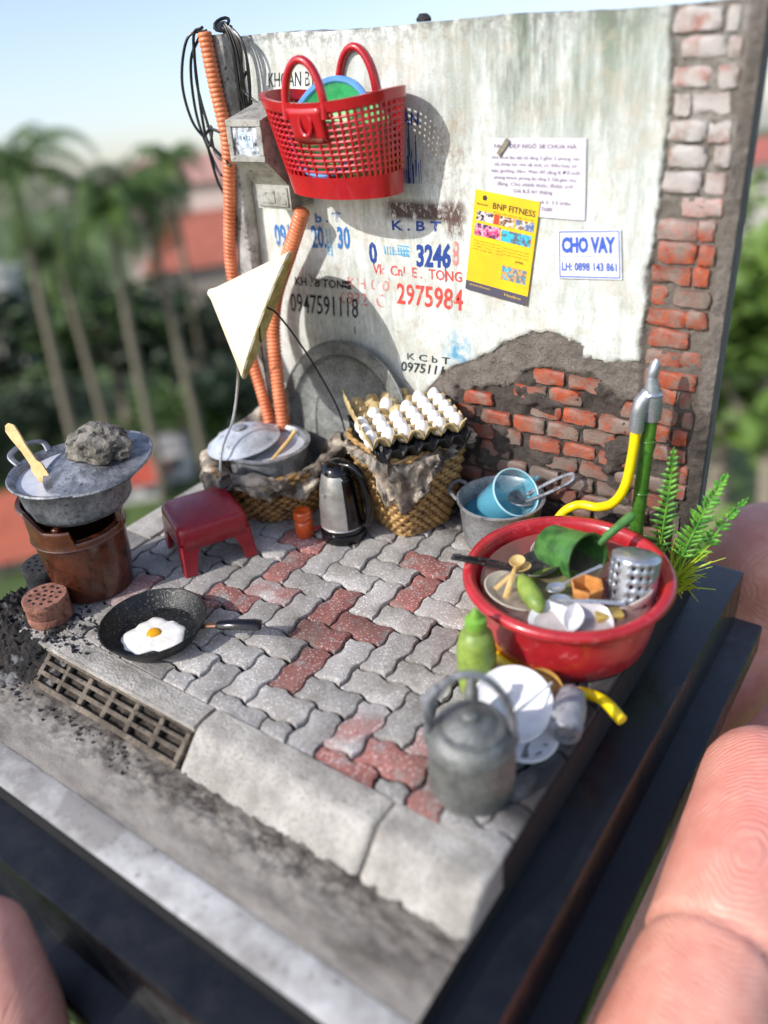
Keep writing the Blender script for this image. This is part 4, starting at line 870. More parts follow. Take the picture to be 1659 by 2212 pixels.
link('jug_handle', MB().tube(spline([Mj @ V(q) for q in ((.46, -.05, .50), (.70, -.08, .48), (.76, -.05, .2), (.66, -.02, -.05), (.43, 0, -.1))], 6), .045, 8), M_jug, t)
tag(link('pot_water', MB().lathe([(0, .72), (.72, .72), (.72, .70), (0, .70)], c=(QX, QY, 0), n=40), M_jugw, None, loc=(QX, QY, .7)), 'clear bluish water in the grey pot around the jug', 'water')
# ================================================================ RED WASH TUB AND CONTENTS
TX, TY = 8.80, -2.66
t = thing('wash_tub', 'large round red plastic tub full of dishes and water', 'tub', (TX, TY, 0))
link('tub_body', MB().lathe([(0, .02), (1.26, .02), (1.34, .06), (1.42, .40), (1.47, .72), (1.49, .93), (1.54, 1.03), (1.64, 1.08), (1.695, 1.16), (1.66, 1.24), (1.56, 1.26), (1.49, 1.20), (1.455, 1.02), (1.39, .6), (1.26, .14), (0, .12)], c=(TX, TY, 0), n=96), M_tub, t, 60)
wtr = MB().grid(40, 2, lambda u, v: (0, 0, 0)); wtr = MB()
wtr.lathe([(0, 1.06), (.5, 1.06), (1.0, 1.06), (1.40, 1.06)], c=(TX, TY, 0), n=64, jit=lambda a, r, z: (r, z+.006*fbm(cos(a)*r*4, sin(a)*r*4)))
tag(link('wash_water', wtr, M_water, None, loc=(TX, TY, 1.05)), 'murky shallow water lying over the dishes in the red tub', 'water')
# green mug with long handle
Mg = basis((0, 0, 1), V((.86, -.30, .18)), (8.58, -2.16, 1.20))
t = thing('dipper', 'green plastic dipper with a stick handle lying on its side in the red tub', 'dipper', (8.7, -2.1, 1.2))
link('dipper_cup', MB().lathe([(0, -.46), (.34, -.46), (.39, -.40), (.43, .40), (.455, .42), (.455, .45), (.41, .44), (.40, .38), (.355, -.38), (0, -.41)], n=48, M=Mg), M_green, t)
link('stick_handle', MB().tube([(9.02, -1.98, 1.42), (9.20, -1.75, 1.62), (9.37, -1.52, 1.80), (9.40, -1.48, 1.83)], [.075, .07, .085, .05], 10), M_green, t)
# slotted cutlery holder
Mc = basis((0, 1, 0), V((-.04, .28, .9)), (9.82, -2.55, 1.00))
t = thing('cutlery_holder', 'silver perforated cutlery holder leaning on the right side of the red tub', 'cutlery holder', (9.7, -2.5, 1.0))
m = MB(); Rr = .36; rowz = 13; nc = 36
vs = []; fs = []
for j in range(rowz+1):
    z = -.28+.98*j/rowz
    for k in range(nc): a = 2*pi*k/nc; vs.append(tuple(Mc @ V((Rr*cos(a), Rr*sin(a), z))))
for j in range(rowz):
    for k in range(nc):
        if 3 <= j <= 11 and j % 2 == 1 and (k % 9) not in (0, 8, 7) and k % 2 == 1: continue
        fs.append((j*nc+k, j*nc+(k+1) % nc, (j+1)*nc+(k+1) % nc, (j+1)*nc+k))
m.add(vs, fs); link('perforated_shell', m, M_sap, t, 60, solid=.035)
link('end_cap', MB().lathe([(0, .70), (.30, .70), (.36, .66), (.36, .70), (.31, .735), (0, .735)], n=36, M=Mc), M_sap, t)
def spoon(name, a, b, label, mt, r=.13, w_=.035, up=(0, 0, 1), cat='spoon'):
    a, b = V(a), V(b); t_ = thing(name, label, cat, tuple(a)); d = (b-a).normalized(); Ms = basis(d, up, a)
    link('bowl', MB().lathe([(0, -.03), (r*.6, -.015), (r, .025), (r*.96, .035), (r*.55, 0), (0, -.012)], n=28, M=Ms@Matrix.Diagonal((1.3, 1, 1, 1))), mt, t_)
    link('stem', MB().tube([a+d*r*1.1+V((0, 0, .02)), a+(b-a)*.5+V((0, 0, .03)), b], [w_*.7, w_, w_*1.2], 8, flat=.5), mt, t_)
spoon('spoon', (8.83, -3.16, 1.20), (9.30, -2.50, 1.40), 'silver spoon crossing behind the tan six sided cup in the red tub', M_sap, .125, .03)
spoon('spoon', (9.05, -3.48, 1.26), (9.92, -3.10, 1.28), 'silver spoon lying in front of the tan six sided cup in the red tub', M_sap, .13, .04)
spoon('wooden_spoon', (8.06, -2.98, 1.34), (8.26, -3.75, 1.20), 'pale wooden spoon on top, pointing to the front rim of the red tub', M_wood, .13, .045)
spoon('wooden_spoon', (8.16, -2.98, 1.26), (7.98, -3.58, 1.16), 'pale wooden spoon beneath another at the left inside the red tub', M_wood, .12, .04)
t = thing('hexagonal_cup', 'tan six sided cup floating upright in the middle of the red tub', 'cup', (9.33, -2.90, 1.0))
link('cup_wall', MB().lathe([(.20, 1.0), (.27, 1.36), (.235, 1.365), (.19, 1.12), (0, 1.10), (0, 1.0)], c=(9.28, -3.02, 0), n=6), M_cup, t, 20)
def plate(name, c, r, nrm, mt, label, cat='plate'):
    Mp = basis((1, 0, 0), nrm, c); return tag(link(name, MB().lathe([(0, 0), (r*.6, 0), (r*.95, .10), (r, .13), (r*.97, .14), (r*.6, .03), (0, .03)], n=56, M=Mp), mt, None, loc=c), label, cat)
plate('plate', (9.12, -3.72, 1.02), .42, (-.10, -.12, .9), M_wht, 'white plate half under water at the front of the red tub')
plate('plate', (9.52, -3.52, .99), .38, (.2, -.25, .8), flat('porcelain_grey', 'c9c4c4', .2), 'pale greyish plate tucked behind the front plate in the red tub')
plate('plate', (8.22, -3.32, .93), .55, (.15, .12, .9), flat('porcelain_cream', 'd9cfb8', .25), 'cream plate at the left front inside the red tub under the green bottle')
plate('plate', (9.98, -2.72, 1.02), .34, (-.5, .1, .7), flat('porcelain_beige', 'd6c9bc', .25), 'beige plate wedged upright against the right wall of the red tub')
plate('plate', (8.78, -2.95, .98), .50, (0, 0, 1), worn('plate_olive', '7d8a35', '5f6d24', 2), 'olive green plate lying under the spoons in the red tub')
tag(link('scrub_sponge', MB().box((9.72, -3.20, 1.06), (.42, .26, .12), bev=.02, rz=.7, jit=.01), worn('sponge_tan', 'b59a52', '8f7a3c', 6, rough=.9, bump=.8, bsc=20), None, 40, loc=(9.72, -3.2, 1.0)), 'yellowish brown sponge floating near the right front rim of the red tub', 'sponge')
bowl_m = worn('enamel_grey', 'b9b2ad', '8e8782', 3, rough=.25, bump=.2)
tag(link('small_bowl', MB().lathe([(0, 0), (.12, 0), (.22, .10), (.27, .20), (.25, .205), (.20, .11), (0, .03)], n=40, M=basis((1, 0, 0), (-.3, -.25, .8), (8.20, -2.05, .98))), bowl_m, None, loc=(8.2, -2.05, .98)), 'greyish pink little bowl half sunk at the back left of the red tub', 'bowl')
plate('small_wok', (8.30, -2.62, 1.06), .36, (-.1, -.1, 1), worn('wok_grey', '4c4a47', '2b2a29', 3, rough=.35, metal=.4), 'dark grey little wok below the green dipper in the red tub', 'wok')
tag(link('gourd', MB().lathe([(0, -.42), (.10, -.38), (.155, -.2), (.165, .05), (.14, .28), (.07, .4), (0, .43)], n=28, M=basis((0, 0, 1), (.62, -.52, -.06), (8.52, -3.42, 1.16))), M_lime, None, loc=(8.52, -3.42, 1.1)), 'lime green squeeze bottle lying on its side at the front of the red tub', 'bottle')
t = thing('tongs', 'pair of dark sooty tongs sticking out over the left rim of the red tub', 'tongs', (7.5, -3.3, 1.3))
for k, dy in ((0, .06), (1, -.06)): link('arm', MB().tube([(8.05, -2.98+dy, 1.20), (7.55, -3.22+dy, 1.33), (7.16, -3.42+dy*.5, 1.40)], [.022, .03, .035], 8), M_pan, t)
link('tongs_end', MB().tube([(7.22, -3.34, 1.40), (7.12, -3.41, 1.41), (7.14, -3.48, 1.40)], .04, 8), flat('sooty_tip', '3c3b3a', .6), t)
# ================================================================ TAP, HOSE, BAMBOO
t = thing('bamboo_pipe', 'green bamboo water pipe standing against the wall behind the red tub', 'pipe', (9.20, -.62, 0))
link('stem', MB().tube([(9.20, -.60, 0), (9.19, -.60, 1.1), (9.21, -.60, 2.0), (9.24, -.60, 2.9), (9.26, -.60, 3.4)], [.125, .12, .118, .115, .11], 16), M_bamb, t)
for z in (.6, 1.75, 2.75): link('node_ring', MB().tube(ring_tube((9.2+z*.012, -.6, z), .118, 0, 20), .014, 6, closed=True), M_bamb, t)
t = thing('water_tap', 'silver tap on top of the green bamboo pipe feeding the yellow hose', 'tap', (9.2, -.62, 3.2))
link('tap_body', MB().tube([(9.26, -.60, 3.15), (9.26, -.62, 3.35), (9.24, -.64, 3.60), (9.22, -.65, 3.75), (9.21, -.65, 3.88)], [.15, .165, .16, .11, .09], 12), M_sap, t)
link('tap_spout', MB().tube([(9.20, -.70, 3.62), (9.13, -.78, 3.5), (9.10, -.80, 3.30), (9.09, -.80, 2.98)], [.11, .125, .13, .12], 12), M_sap, t)
link('tap_lever', MB().tube([(9.22, -.65, 3.82), (9.22, -.64, 3.96), (9.24, -.60, 4.10), (9.25, -.58, 4.16)], [.07, .095, .07, .045], 10), M_sap, t)
link('tap_collar', MB().tube(ring_tube((9.24, -.64, 3.62), .155, 0, 20), .03, 6, closed=True), M_sap, t)
tag(link('water_hose', MB().tube(spline([(9.09, -.80, 3.05), (9.08, -.85, 2.5), (9.02, -.90, 1.95), (8.82, -.85, 1.55), (8.50, -.72, 1.30), (8.22, -.72, 1.27), (8.05, -.80, 1.22), (7.85, -.88, 1.0), (7.55, -1.3, .3), (7.35, -2.2, .09), (7.5, -3.2, .09), (8.1, -3.85, .09), (8.7, -4.05, .09), (9.3, -4.1, .09), (9.8, -4.0, .12), (10.1, -4.08, .16), (10.42, -4.26, .12)], 8), .085, 10), M_yel, None, loc=(9.3, -4.1, .0)), 'bright yellow hose from the tap, passing round the red tub to the right edge', 'hose')
# ================================================================ FERNS AND GRASS
M_fern = worn('fern_green', '6fae34', '3f8526', 6, rough=.55, bump=.2, Subsurface_Weight=.0); M_fern.node_tree.nodes['Principled BSDF'].inputs['Transmission Weight'].default_value = .15
def fern(base_, tip, bulge, L0, label, n=19):
    t_ = thing('fern', label, 'fern', base_); a, b = V(base_), V(tip); mid = (a+b)/2+V(bulge)
    P_ = [a*(1-q)**2+mid*2*q*(1-q)+b*q*q for q in [i/24 for i in range(25)]]
    link('stalk', MB().tube(P_, [.03*(1-.7*i/24) for i in range(25)], 5), M_fern, t_)
    view = V((.45, -.75, .45)); 
    for i in range(n):
        q = .25+.75*i/n; k = min(23, int(q*24)); p_ = P_[k]; d = (P_[k+1]-P_[k]).normalized(); sd_ = d.cross(view).normalized(); Ln = L0*1.12*(1.02-q)**.6*(1 if q > .35 else .7)*rnd.uniform(.8, 1.12)
        for s in (-1, 1):
            dr = (sd_*s+d*rnd.uniform(.35, .75)+view*rnd.uniform(-.45, .25)).normalized(); w_ = d*.036; nrm = view*.014
            e_ = p_+dr*Ln; m1 = p_+dr*Ln*.55+view*.02
            link('leaflet', MB().add([p_-w_, p_+w_, m1+w_*1.1, e_, m1-w_*1.1, p_+nrm, m1+nrm*2], [(0, 5, 6, 4), (5, 1, 2, 6), (6, 2, 3), (4, 6, 3)]), M_fern, t_, 0, normals=False)
fern((9.60, -.75, 0), (9.80, -1.05, 2.95), (.12, -.1, .2), .36, 'left fern frond, the one nearest the green bamboo pipe')
fern((9.90, -.70, .0), (10.52, -.40, 2.35), (.0, -.2, .35), .38, 'middle fern frond leaning right in front of the wall corner')
fern((10.0, -.65, .0), (10.85, -.15, 1.85), (.05, .1, .3), .26, 'smallest fern frond, furthest right beyond the wall corner', 13)
gm = MB()
for k in range(110):
    a = rnd.uniform(0, 2*pi); x0, y0 = 9.92+rnd.gauss(0, .07), -.75+rnd.gauss(0, .16); L_ = rnd.uniform(.5, 1.15); lean = rnd.uniform(.2, 1.1)
    p0 = V((x0, y0, 0)); dr = V((cos(a)*lean+.25, sin(a)*lean-.2, 1)).normalized(); p1 = p0+dr*L_*.5; p2 = p1+(dr+V((0, 0, -.45*lean))).normalized()*L_*.5
    gm.tube([p0, p1, p2], [.017, .016, .006], 4, cap=False)
M_grass = flat('grass_yellow_green', 'bccb3a', .5); gm_o = link('grass_tuft', gm, M_grass, None, 40); gm_o['kind'] = 'stuff'; gm_o['label'] = 'yellow green grass tuft growing at the foot of the ferns'
# ================================================================ FRONT RIGHT GROUP
bx, by = 8.22, -4.62
t = thing('squeeze_bottle', 'lime green ribbed bottle standing at the left of the white bowl', 'bottle', (bx, by, 0))
link('bottle_body', MB().lathe([(0, 0), (.24, 0), (.28, .05), (.30, .3), (.27, .36), (.30, .42), (.31, .78), (.28, .84), (.29, .9), (.25, 1.08), (.16, 1.16), (.15, 1.26), (0, 1.26)], c=(bx, by, 0), n=40), M_lime, t)
link('cap', MB().lathe([(.15, 1.26), (.17, 1.27), (.16, 1.38), (.09, 1.42), (.07, 1.50), (.03, 1.56), (0, 1.56)], c=(bx, by, 0), n=24), worn('cap_lime', '76a838', '5f8c2c', 2), t)
def bowl(name, c, r, nrm, mt, label, h=.3, cat='bowl'):
    Mp = basis((1, 0, 0), nrm, c); return tag(link(name, MB().lathe([(0, 0), (r*.45, 0), (r*.5, .03), (r*.8, h*.45), (r, h), (r*.965, h+.015), (r*.77, h*.5), (r*.45, .07), (0, .06)], n=56, M=Mp), mt, None, loc=c), label, cat)
bowl('bowl', (9.0, -4.92, .24), .60, (.12, -.42, .85), M_wht, 'white bowl lying on top of its twin, right of the big grey kettle', .14)
bowl('bowl', (9.22, -5.16, .03), .56, (.30, -.12, .9), M_wht, 'lower white bowl, pearly and tilted beneath the top one', .20)
bowl('wooden_bowl', (9.16, -4.36, .12), .35, (.25, -.48, .7), worn('bowl_wood', 'cfa25c', 'b98843', 2, rough=.5), 'small wooden bowl leaning behind the white bowl', .22)
tag(link('glass_stick', MB().tube([(9.20, -5.45, .55), (9.43, -4.55, .62)], .022, 6), flat('stick_clear', 'c6cdd2', .15), None, loc=(9.2, -5.45, .5)), 'thin clear stick lying across the white bowls', 'stick')
Mn = basis((0, 0, 1), (.30, -.92, -.02), (9.74, -4.62, .26))
M_tin = worn('tin_grey', 'a3a3a6', '77777b', 2.5, .35, .65, .5, .25, .4, 10, .02, fine=('3a3a3c', 9, .58, .7))
t = thing('tin_can', 'ribbed silver tin lying on its side at the right edge of the paving', 'tin can', (9.76, -4.55, 0))
link('can_body', MB().lathe([(0, -.36), (.16, -.36), (.19, -.33), (.235, -.22), (.225, -.18), (.25, -.1), (.255, .08), (.24, .12), (.245, .22), (.225, .38), (.18, .42), (.155, .42), (.15, .33), (0, .32)], n=40, M=Mn@Matrix.Diagonal((1, 1, 1.1, 1))), M_tin, t)
# big kettle
KX, KY = 9.08, -6.28
t = thing('big_kettle', 'dull grey aluminium kettle with an arched handle at the front right of the paving', 'kettle', (KX, KY, 0))
link('kettle_body', MB().lathe([(0, 0), (.54, 0), (.59, .04), (.60, .55), (.585, .85), (.56, .96), (.50, 1.06), (.44, 1.10), (.42, 1.09), (.0, 1.05)], c=(KX, KY, 0), n=64), M_galv, t, 50)
link('shoulder_ring', MB().tube(ring_tube((KX, KY, .90), .575, 0, 56), .02, 6, closed=True), M_galv, t)
link('kettle_lid', MB().lathe([(.45, 1.09), (.46, 1.12), (.40, 1.14), (.36, 1.14), (.30, 1.20), (.14, 1.25), (.10, 1.26), (.12, 1.31), (.08, 1.35), (0, 1.36)], c=(KX, KY, 0), n=48), M_galv, t)
hv_ = V((.80, .45, 0)).normalized(); A_, B_ = V((KX, KY, .98))-hv_*.56, V((KX, KY, .98))+hv_*.56
link('arched_handle', MB().tube([A_-V((0, 0, .12))]+arc_pts(A_, B_, (0, 0, 1), 1.02, 20)+[B_-V((0, 0, .12))], .055, 10), M_alud, t)
link('handle_grip', MB().tube([A_+V((.03, .01, .25)), A_+V((.02, 0, .6)), A_+V((.16, .08, .80))], [.07, .085, .07], 10), M_alud, t)
for P_ in (A_, B_): link('handle_lug', MB().box(P_-V((0, 0, .1)), (.12, .12, .2), bev=.02), M_galv, t)
sdv = V((.45, -.80, 0)).normalized()*-1
link('kettle_spout', MB().tube(spline([V((KX, KY, .35))+sdv*.52, V((KX, KY, .55))+sdv*.78, V((KX, KY, .95))+sdv*.92, V((KX, KY, 1.05))+sdv*1.0], 5), [.13]*5+[.10]*5+[.075]*6, 12), M_galv, t)
# ================================================================ POSTERS
def sheet(name, label, q, mt, y, cat='poster'):
    t_ = thing(name, label, cat, ((q[0][0]+q[2][0])/2, y, (q[0][1]+q[2][1])/2))
    vs = [(x, y, z) for x, z in q]+[(x, y+.012, z) for x, z in q]
    link('paper', MB().add(vs, [(0, 1, 2, 3), (7, 6, 5, 4), (0, 4, 5, 1), (1, 5, 6, 2), (2, 6, 7, 3), (3, 7, 4, 0)]), mt, t_, 0)
    def at(u, v): tl, tr, br, bl = [V(c_) for c_ in q]; return (tl*(1-u)+tr*u)*(1-v)+(bl*(1-u)+br*u)*v
    def txt(nm, s, u0, u1, v0, v1, mt_, bold=0): link(nm, text_mb(s, [at(u0, v0), at(u1, v0), at(u1, v1), at(u0, v1)], y=y-.004, bold=bold), mt_, t_, 0, normals=False)
    def pic(nm, u0, u1, v0, v1, mt_, d=.003): link(nm, MB().add([(p_.x, y-d, p_.y) for p_ in (at(u0, v0), at(u1, v0), at(u1, v1), at(u0, v1))], [(0, 1, 2, 3)]), mt_, t_, 0, normals=False)
    return t_, txt, pic
I_grey = flat('ink_grey', '544d58', .7); I_blue = flat('ink_blue', '3a5fc0', .6); I_dark = flat('ink_dark', '37332c', .7)
_, txt, pic = sheet('notice', 'pale lilac printed rental notice on the white wall behind the yellow flyer', [(5.94, 7.26), (7.66, 7.27), (7.70, 6.06), (5.93, 6.08)], flat('paper_lilac', 'd9d3de', .7), -.030, 'notice')
txt('heading', 'NHÀ ĐẸP NGÕ 28 CHÙA HÀ', .08, .91, .06, .14, I_grey, .01)
for k, s in enumerate(('cho thuê lâu dài cả tầng 3 gồm 2 phòng, sân', 'tủ, khép kín nhà vệ sinh, có điều hoà, tủ', 'bàn, giường, đệm. Phân đồ tầng 4. Đồ mới', 'phòng khách, phòng ăn tầng 3. Giá giao cho', 'đáng. Chủ chính thức, được mở')): txt('text_line', s, .05+.03*(k % 2)+(.06 if k == 4 else 0), .94-.03*(k % 2)-(.06 if k == 4 else 0), .21+.087*k, .275+.087*k, I_grey, .004)
txt('text_line', 'Giá 6,5 tr/ tháng', .28, .68, .645, .71, I_grey, .006); txt('text_line', 'và 3- 3.5 triệu', .55, .86, .77, .835, I_grey, .006); txt('text_line', '7680', .57, .68, .865, .915, I_grey, .006)
M_fly = worn('flyer_yellow', 'f0c413', 'e2b417', 1.5, rough=.55, bump=.2)
_, txt, pic = sheet('flyer', 'yellow fitness flyer overlapping the lower left of the lilac notice', [(5.72, 6.46), (6.92, 6.31), (6.70, 4.56), (5.47, 4.74)], M_fly, -.048, 'flyer')
txt('heading', 'BNP FITNESS', .30, .96, .085, .145, I_dark, .02); txt('text_line', 'Đẳng cấp phòng tập số một', .32, .95, .165, .185, I_dark)
txt('logo_name', 'BeStyle', .05, .22, .115, .14, I_dark, .01)
lg = MB().lathe([(0, 0), (.05, 0), (.05, .001), (0, .001)], n=5, M=basis((1, 0, 0), (0, -1, 0), (5.90, -.0505, 6.33))); link('logo', lg, I_dark, _)
def photo(nm, cs, sc):
    t_ = NT(nm); p_ = t_.pos(); c_ = t_.mix(t_.ramp(t_.noise(sc, 3, .6, vec=p_), .42, .5), srgb(cs[0]), srgb(cs[1])); c_ = t_.mix(t_.ramp(t_.noise(sc*1.7, 3, .6, vec=p_, off=(3, 3, 3)), .5, .56), c_, srgb(cs[2])); return t_.fin(c_, .6)
pic('picture', .06, .33, .19, .285, photo('picture_a', ('8a8a95', 'd6c8c8', '2d2a30'), 9)); pic('picture', .34, .42, .19, .285, flat('picture_red', 'd8452d')); pic('picture', .43, .66, .195, .285, photo('picture_b', ('c98f6c', '6b4a3a', 'e8d8c8'), 9)); pic('picture', .68, .96, .195, .285, photo('picture_c', ('3d6fb0', 'e6d6b8', '8b6a4a'), 9))
pic('picture', .05, .46, .31, .43, photo('picture_d', ('d93f78', 'f0a0b8', '3a3648'), 8)); pic('picture', .48, .94, .32, .43, photo('picture_e', ('35b3dc', '35b3dc', '5a6670'), 5))
for k in range(4): txt('text_line', ('Khai trương phòng tập mới', 'Giảm giá cho hội viên', 'Yoga - Gym - Bơi', 'Mở cửa 6h - 21h')[k], .06, .48+.02*k, .475+.028*k, .488+.028*k, I_dark)
for k in range(3): txt('text_line', ('Tặng thẻ tập bảy ngày', 'cho khách đăng ký', 'trong tháng này')[k], .52, .94, .485+.03*k, .498+.03*k, I_dark)
txt('price', '299K', .74, .88, .585, .61, I_dark, .01)
pic('picture', .55, .94, .66, .80, photo('picture_f', ('3fb0cf', '6c7a80', 'd89a4a'), 7)); pic('footer', 0, 1, .905, 1, flat('footer_grey', '54505f')); txt('text_line', 'www.fitness', .06, .40, .925, .945, M_fly); txt('text_line', 'Hotline', .64, .9, .935, .96, M_fly)
_, txt, pic = sheet('loan_sticker', 'white sticker with blue frame reading CHO VAY on the white wall', [(7.24, 5.88), (8.30, 5.96), (8.38, 5.18), (7.28, 5.10)], flat('paper_white', 'e6e6ea', .6), -.032, 'sticker')
txt('heading', 'CHO VAY', .06, .92, .13, .47, I_blue, .06); txt('text_line', 'THỦ TỤC ĐƠN GIẢN NHANH GỌN - CHỈ CẦN', .07, .92, .515, .555, I_blue, .01); txt('phone_line', 'LH: 0898 143 861', .06, .93, .655, .84, I_blue, .035)
for (u0, u1, v0, v1) in ((.02, .98, .02, .045), (.02, .98, .95, .975), (.02, .035, .045, .95), (.962, .98, .045, .95)): pic('frame_line', u0, u1, v0, v1, I_blue)
tag(link('torn_tape', MB().box((6.25, -.055, 7.13), (.09, .02, .30), M=Matrix.Translation((6.25, -.055, 7.13))@Matrix.Rotation(radians(38), 4, 'Y')@Matrix.Translation((-6.25, .055, -7.13)), bev=.008), worn('tape_dirty', '9a9580', '5d5848', 4), None), 'torn strip of dirty tape over the heading of the lilac notice', 'tape')
tag(link('tar_lump', rockmesh((4.6, .3, 9.0), (.14, .1, .09), 2, 1), M_coal, None, 20, loc=(4.6, .3, 8.96)), 'small black lump stuck on top of the wall above the red bag', 'lump')
# ================================================================ THE HAND THAT HOLDS THE PLINTH
def capsule(m, ctrl, rads, n=20):
    P_ = spline(ctrl, 6); q = len(P_)-1; rr = [lin([(i/(len(rads)-1), r) for i, r in enumerate(rads)], k/q) for k in range(q+1)]
    d0 = (P_[0]-P_[1]).normalized(); d1 = (P_[-1]-P_[-2]).normalized(); r0, r1 = rr[0], rr[-1]; pre, prr = [], []
    for k in range(5, 0, -1): a = k/5*pi/2*.96; pre.append(P_[0]+d0*r0*sin(a)); prr.append(r0*cos(a))
    post = [P_[-1]+d1*r1*sin(k/5*pi/2*.96) for k in range(1, 6)]; por = [r1*cos(k/5*pi/2*.96) for k in range(1, 6)]
    m.tube(pre+P_+post, prr+rr+por, n)
hm = MB()
capsule(hm, [(12.24, -2.62, -1.85), (12.40, -3.6, -1.98), (12.46, -4.7, -2.05), (12.42, -5.8, -2.15), (12.36, -7.2, -2.5), (11.9, -8.7, -3.7), (10.6, -9.3, -5.0), (8.6, -8, -5.9)], [.98, 1.08, 1.08, .98, 1.04, 1.08, 1.15, 1.4])
capsule(hm, [(10.62, 4.55, -2.35), (10.6, 4.6, -3.6), (10.2, 3.6, -5.2), (9.2, 1.2, -5.9), (8.2, -2.5, -5.9)], [1.35, 1.4, 1.35, 1.3, 1.6])
capsule(hm, [(12.5, 1.9, -4.6), (11.9, .6, -5.3), (10.4, -1.6, -5.9), (8.4, -4, -6)], [1.0, 1.05, 1.1, 1.5])
capsule(hm, [(4.45, -11.22, -1.0), (4.95, -11.50, -1.75), (5.4, -11.9, -2.9), (5.9, -11.7, -4.4), (6.6, -9.6, -5.8), (7.2, -7, -6.2)], [.60, .72, .85, 1.0, 1.2, 1.6])
capsule(hm, [(8.4, -2, -6.0), (7.8, -5, -6.1), (7.6, -8, -6.3), (7.4, -11, -8.6), (7.2, -15, -13)], [2.0, 2.5, 2.4, 2.1, 2.3])
capsule(hm, [(9.6, -3, -5.9), (9.3, -6.5, -6.1), (8.0, -9, -6.6)], [1.7, 2.0, 2.0])
me = bpy.data.meshes.new('tmp'); me.from_pydata(hm.v, [], hm.f); ob = bpy.data.objects.new('tmp', me); C.objects.link(ob)
md = ob.modifiers.new('r', 'REMESH'); md.mode = 'VOXEL'; md.voxel_size = .11; sm_ = ob.modifiers.new('s', 'SMOOTH'); sm_.iterations = 6; sm_.factor = .5
dg = bpy.context.evaluated_depsgraph_get(); hme = bpy.data.meshes.new_from_object(ob.evaluated_get(dg)); bpy.data.objects.remove(ob)
creases = [((12.38, -5.75, -2.15), (0, 1, -.1), .10), ((12.15, -8.0, -3.1), (.2, .8, .6), .09)]
for v in hme.vertices:      # joint creases and slight knuckle relief
    for c_, n_, dp in creases:
        d = (v.co-V(c_)); h = d.dot(V(n_).normalized())
        if d.length < 1.6: v.co -= (d-V(n_).normalized()*h).normalized()*dp*exp(-(h/.09)**2)
    v.co += V((0, 0, 1))*.02*fbm(v.co.x*.8, v.co.y*.8, v.co.z*.8)
ts = NT('skin'); p = ts.pos()
c = ts.mix(ts.ramp(ts.noise(.5, 4, .6, vec=p), .35, .65), srgb('e0a08c'), srgb('cd8775'))
def at_pt(q, r0, r1):
    mp_ = ts.n('ShaderNodeVectorMath', operation='DISTANCE'); ts.l(p, mp_.inputs[0]); mp_.inputs[1].default_value = q; return ts.ramp(mp_.outputs['Value'], r0, r1, 1, 0)
c = ts.mix(ts.math('MULTIPLY', at_pt((12.35, -3.6, -1.4), .6, 2.2), .55), c, srgb('e8897f'))
wv = ts.n('ShaderNodeTexWave', wave_type='RINGS', rings_direction='SPHERICAL', wave_profile='SIN'); mp_ = ts.n('ShaderNodeMapping'); ts.l(p, mp_.inputs[0])
mp_.inputs['Location'].default_value = (-12.46, 4.55*.62, 1.3*.9); mp_.inputs['Scale'].default_value = (1, .62, .9)
ts.l(mp_.outputs[0], wv.inputs['Vector']); wv.inputs['Scale'].default_value = 6.5; wv.inputs['Distortion'].default_value = 9; wv.inputs['Detail'].default_value = 2; wv.inputs['Detail Scale'].default_value = .45
ridge = wv.outputs['Fac']; c = ts.mix(ts.ramp(ts.noise(1.6, 5, .7, vec=p), .38, .68, 0, .5), c, srgb('ecb8a4'))
c = ts.mix(ts.ramp(ts.noise(2.3, 5, .7, vec=p, off=(3, 3, 3)), .44, .72, 0, .38), c, srgb('cb7768'))
c = ts.mix(ts.math('MULTIPLY', ts.ramp(ridge, .1, .6, 1, 0), .10), c, srgb('c4705f'))
nb = ts.bump(ts.noise(20, 6, .8, vec=p), .22, .02); nb = ts.bump(ridge, .42, .026, nb)
M_skin = ts.fin(c, .46, 0, nb, Subsurface_Weight=.25, Subsurface_Scale=.25); ts.b.inputs['Subsurface Radius'].default_value = (1, .35, .2)
hme.materials.clear(); hme.materials.append(M_skin); hme.polygons.foreach_set('use_smooth', [True]*len(hme.polygons))
po = bpy.data.objects.new('person', hme); C.objects.link(po)
tag(po, "person's bare hand holding the black plinth from below, fingers at its right side", 'person')
# ================================================================ GARDEN AND TOWN FAR BELOW AND BEHIND
O_ = CAM-GZ*950; GM = Matrix.Translation(O_) @ G3.to_4x4()
def lk(name, mb, mt, parent=None, at=(0, 0, 0), smooth=0, mats=None, me=None, scale=1, rz=0):
    if me is None:
        me = bpy.data.meshes.new(name); me.from_pydata(mb.v, [], mb.f)
        for m_ in (mats or [mt]): me.materials.append(m_)
        if mats: me.polygons.foreach_set('material_index', mb.mi)
        if smooth: me.polygons.foreach_set('use_smooth', [True]*len(me.polygons))
    o = bpy.data.objects.new(name, me); C.objects.link(o)
    if parent is not None: o.parent = parent; o.location = at; o.rotation_euler = (0, 0, rz); o.scale = (scale, scale, scale) if not isinstance(scale, tuple) else scale
    else: o.matrix_world = GM @ Matrix.Translation(at) @ Matrix.Rotation(rz, 4, 'Z')
    return o
def bthing(name, label, cat, at, rz=0, group=None):
    o = bpy.data.objects.new(name, None); C.objects.link(o); o.matrix_world = GM @ Matrix.Translation(at) @ Matrix.Rotation(rz, 4, 'Z'); o.empty_display_size = 50
    return tag(o, label, cat, group)
def azp(az, d): return (d*math.tan(radians(az)), d)
tg = NT('garden_ground'); p = tg.co('Object')
